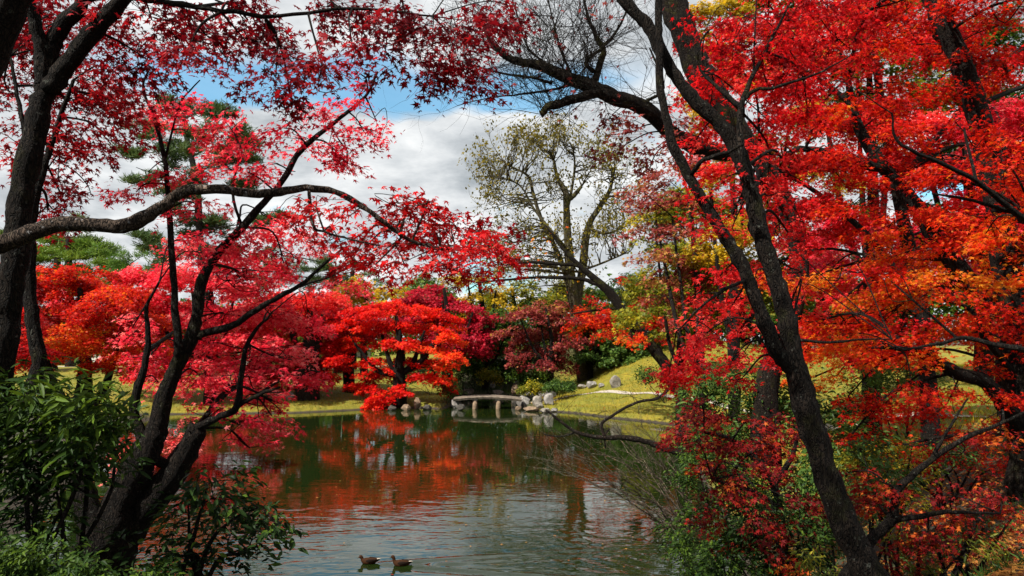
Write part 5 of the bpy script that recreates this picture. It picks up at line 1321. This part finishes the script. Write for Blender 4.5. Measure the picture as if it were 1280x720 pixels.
# lawn tufts
def tufts(name, label, n, x0, x1, y0, y1, s0, s1, ok, mat='grass', tm=.5):
    x, y, z = scatter(n, lambda n: rng.uniform(x0, x1, n), lambda n: rng.uniform(y0, y1, n), ok)
    n = len(x)
    tn = np.clip(tm + .18 * np.sin(x * .9 + 1.7 * np.sin(y * .35)) + .15 * np.sin(y * .8 - x * .5) + rng.normal(0, .17, n), 0, 1)
    o = build_leaves(name, 'blade', np.stack((x, y, z - .01), 1), np.stack((rng.normal(0, .5, n), rng.normal(0, .5, n), np.ones(n)), 1), rng.normal(0, 1, (n, 3)), rng.uniform(s0, s1, n), tn, L[mat])
    tag(o, label, 'grass', kind='stuff')


tufts('grass', 'yellow green moss and short grass on the right lawn', 110000, 1.5, 30, 15, 64, .08, .19, lambda x, y: (pond_dist(x, y) > .25) & (rng.random(len(x)) < lawn_mask(x, y)))
tufts('grass', 'olive moss and short grass on the left lawn', 80000, -45, -4.2, 43, 82, .09, .22, lambda x, y: (pond_dist(x, y) > .25) & (rng.random(len(x)) < lawn_mask(x, y) * np.exp(-(y - 43) / 22)), tm=.35)
tufts('undergrowth', 'dark low ferny undergrowth on the shaded slope behind the bridge', 26000, -7, 9, 50, 76, .15, .38, lambda x, y: (pond_dist(x, y) > .2) & (rng.random(len(x)) > lawn_mask(x, y)), mat='darkgreen', tm=.55)
tufts('reeds', 'drooping grass fringe along the pond edge', 16000, -22, 12, 30, 50, .10, .28, lambda x, y: (pond_dist(x, y) > .0) & (pond_dist(x, y) < .45), mat='olive', tm=.4)

# a dense wood beyond the garden that reads as one mass
W_ = Tree('far_wood', '', '', L['darkgreen'], B['dark'], 'rh', .55, 1.8, .8, 1.6)
W_.skel.append(np.array([(0, 100, 3, .3)]))
pos, dv, nr, sz, tn = [], [], [], [], []
for _ in range(420):
    cx = rng.uniform(-85, 95); cy = rng.uniform(104, 122) - abs(cx) * .12
    hh = rng.uniform(5.0, 9.5) + (6 if cx > 12 else 0) + (2.2 if -45 < cx < 12 else 0)
    m_ = 130; u = rng.normal(0, 1, (m_, 3)); u /= np.linalg.norm(u, axis=1)[:, None]
    q = np.array((cx, cy, 2 + hh * .5 * rng.uniform(.5, 1.2))) + u * (rng.random(m_) ** .4)[:, None] * np.array((3.2, 2.5, hh * .45))
    pos.append(q); dv.append(rng.normal(0, 1, (m_, 3))); nr.append(rng.normal(0, .8, (m_, 3)) + np.array((0, -.3, .8))); sz.append(rng.uniform(.45, .9, m_)); tn.append(np.clip(rng.normal(.6, .2) + rng.normal(0, .2, m_), 0, 1))
o = build_leaves('far_wood', 'rh', np.concatenate(pos), np.concatenate(dv), np.concatenate(nr), np.concatenate(sz), np.concatenate(tn), L['darkgreen'])
tag(o, 'dark green wood closing the view beyond the garden', 'wood', kind='stuff')
# a few leaves floating on the pond
x = rng.uniform(-14, 6, 500); y = 9 + 36 * rng.random(500) ** 1.1; k = pond_dist(x, y) < -.4; x, y = x[k], y[k]; n = len(x)
o = build_leaves('floating_leaves', 'maple', np.stack((x, y, np.full(n, .022)), 1), np.stack((rng.normal(0, 1, n), rng.normal(0, 1, n), np.zeros(n)), 1), np.stack((rng.normal(0, .08, n), rng.normal(0, .08, n), np.ones(n)), 1), rng.uniform(.05, .085, n), np.clip(rng.normal(.6, .25, n), 0, 1), L['litter'])
tag(o, 'scattered fallen leaves floating on the pond', 'fallen leaves', kind='stuff')
print('LEAVES', sum(c for _, c in COUNT))
for c in COUNT: print('  ', c[1], c[0])
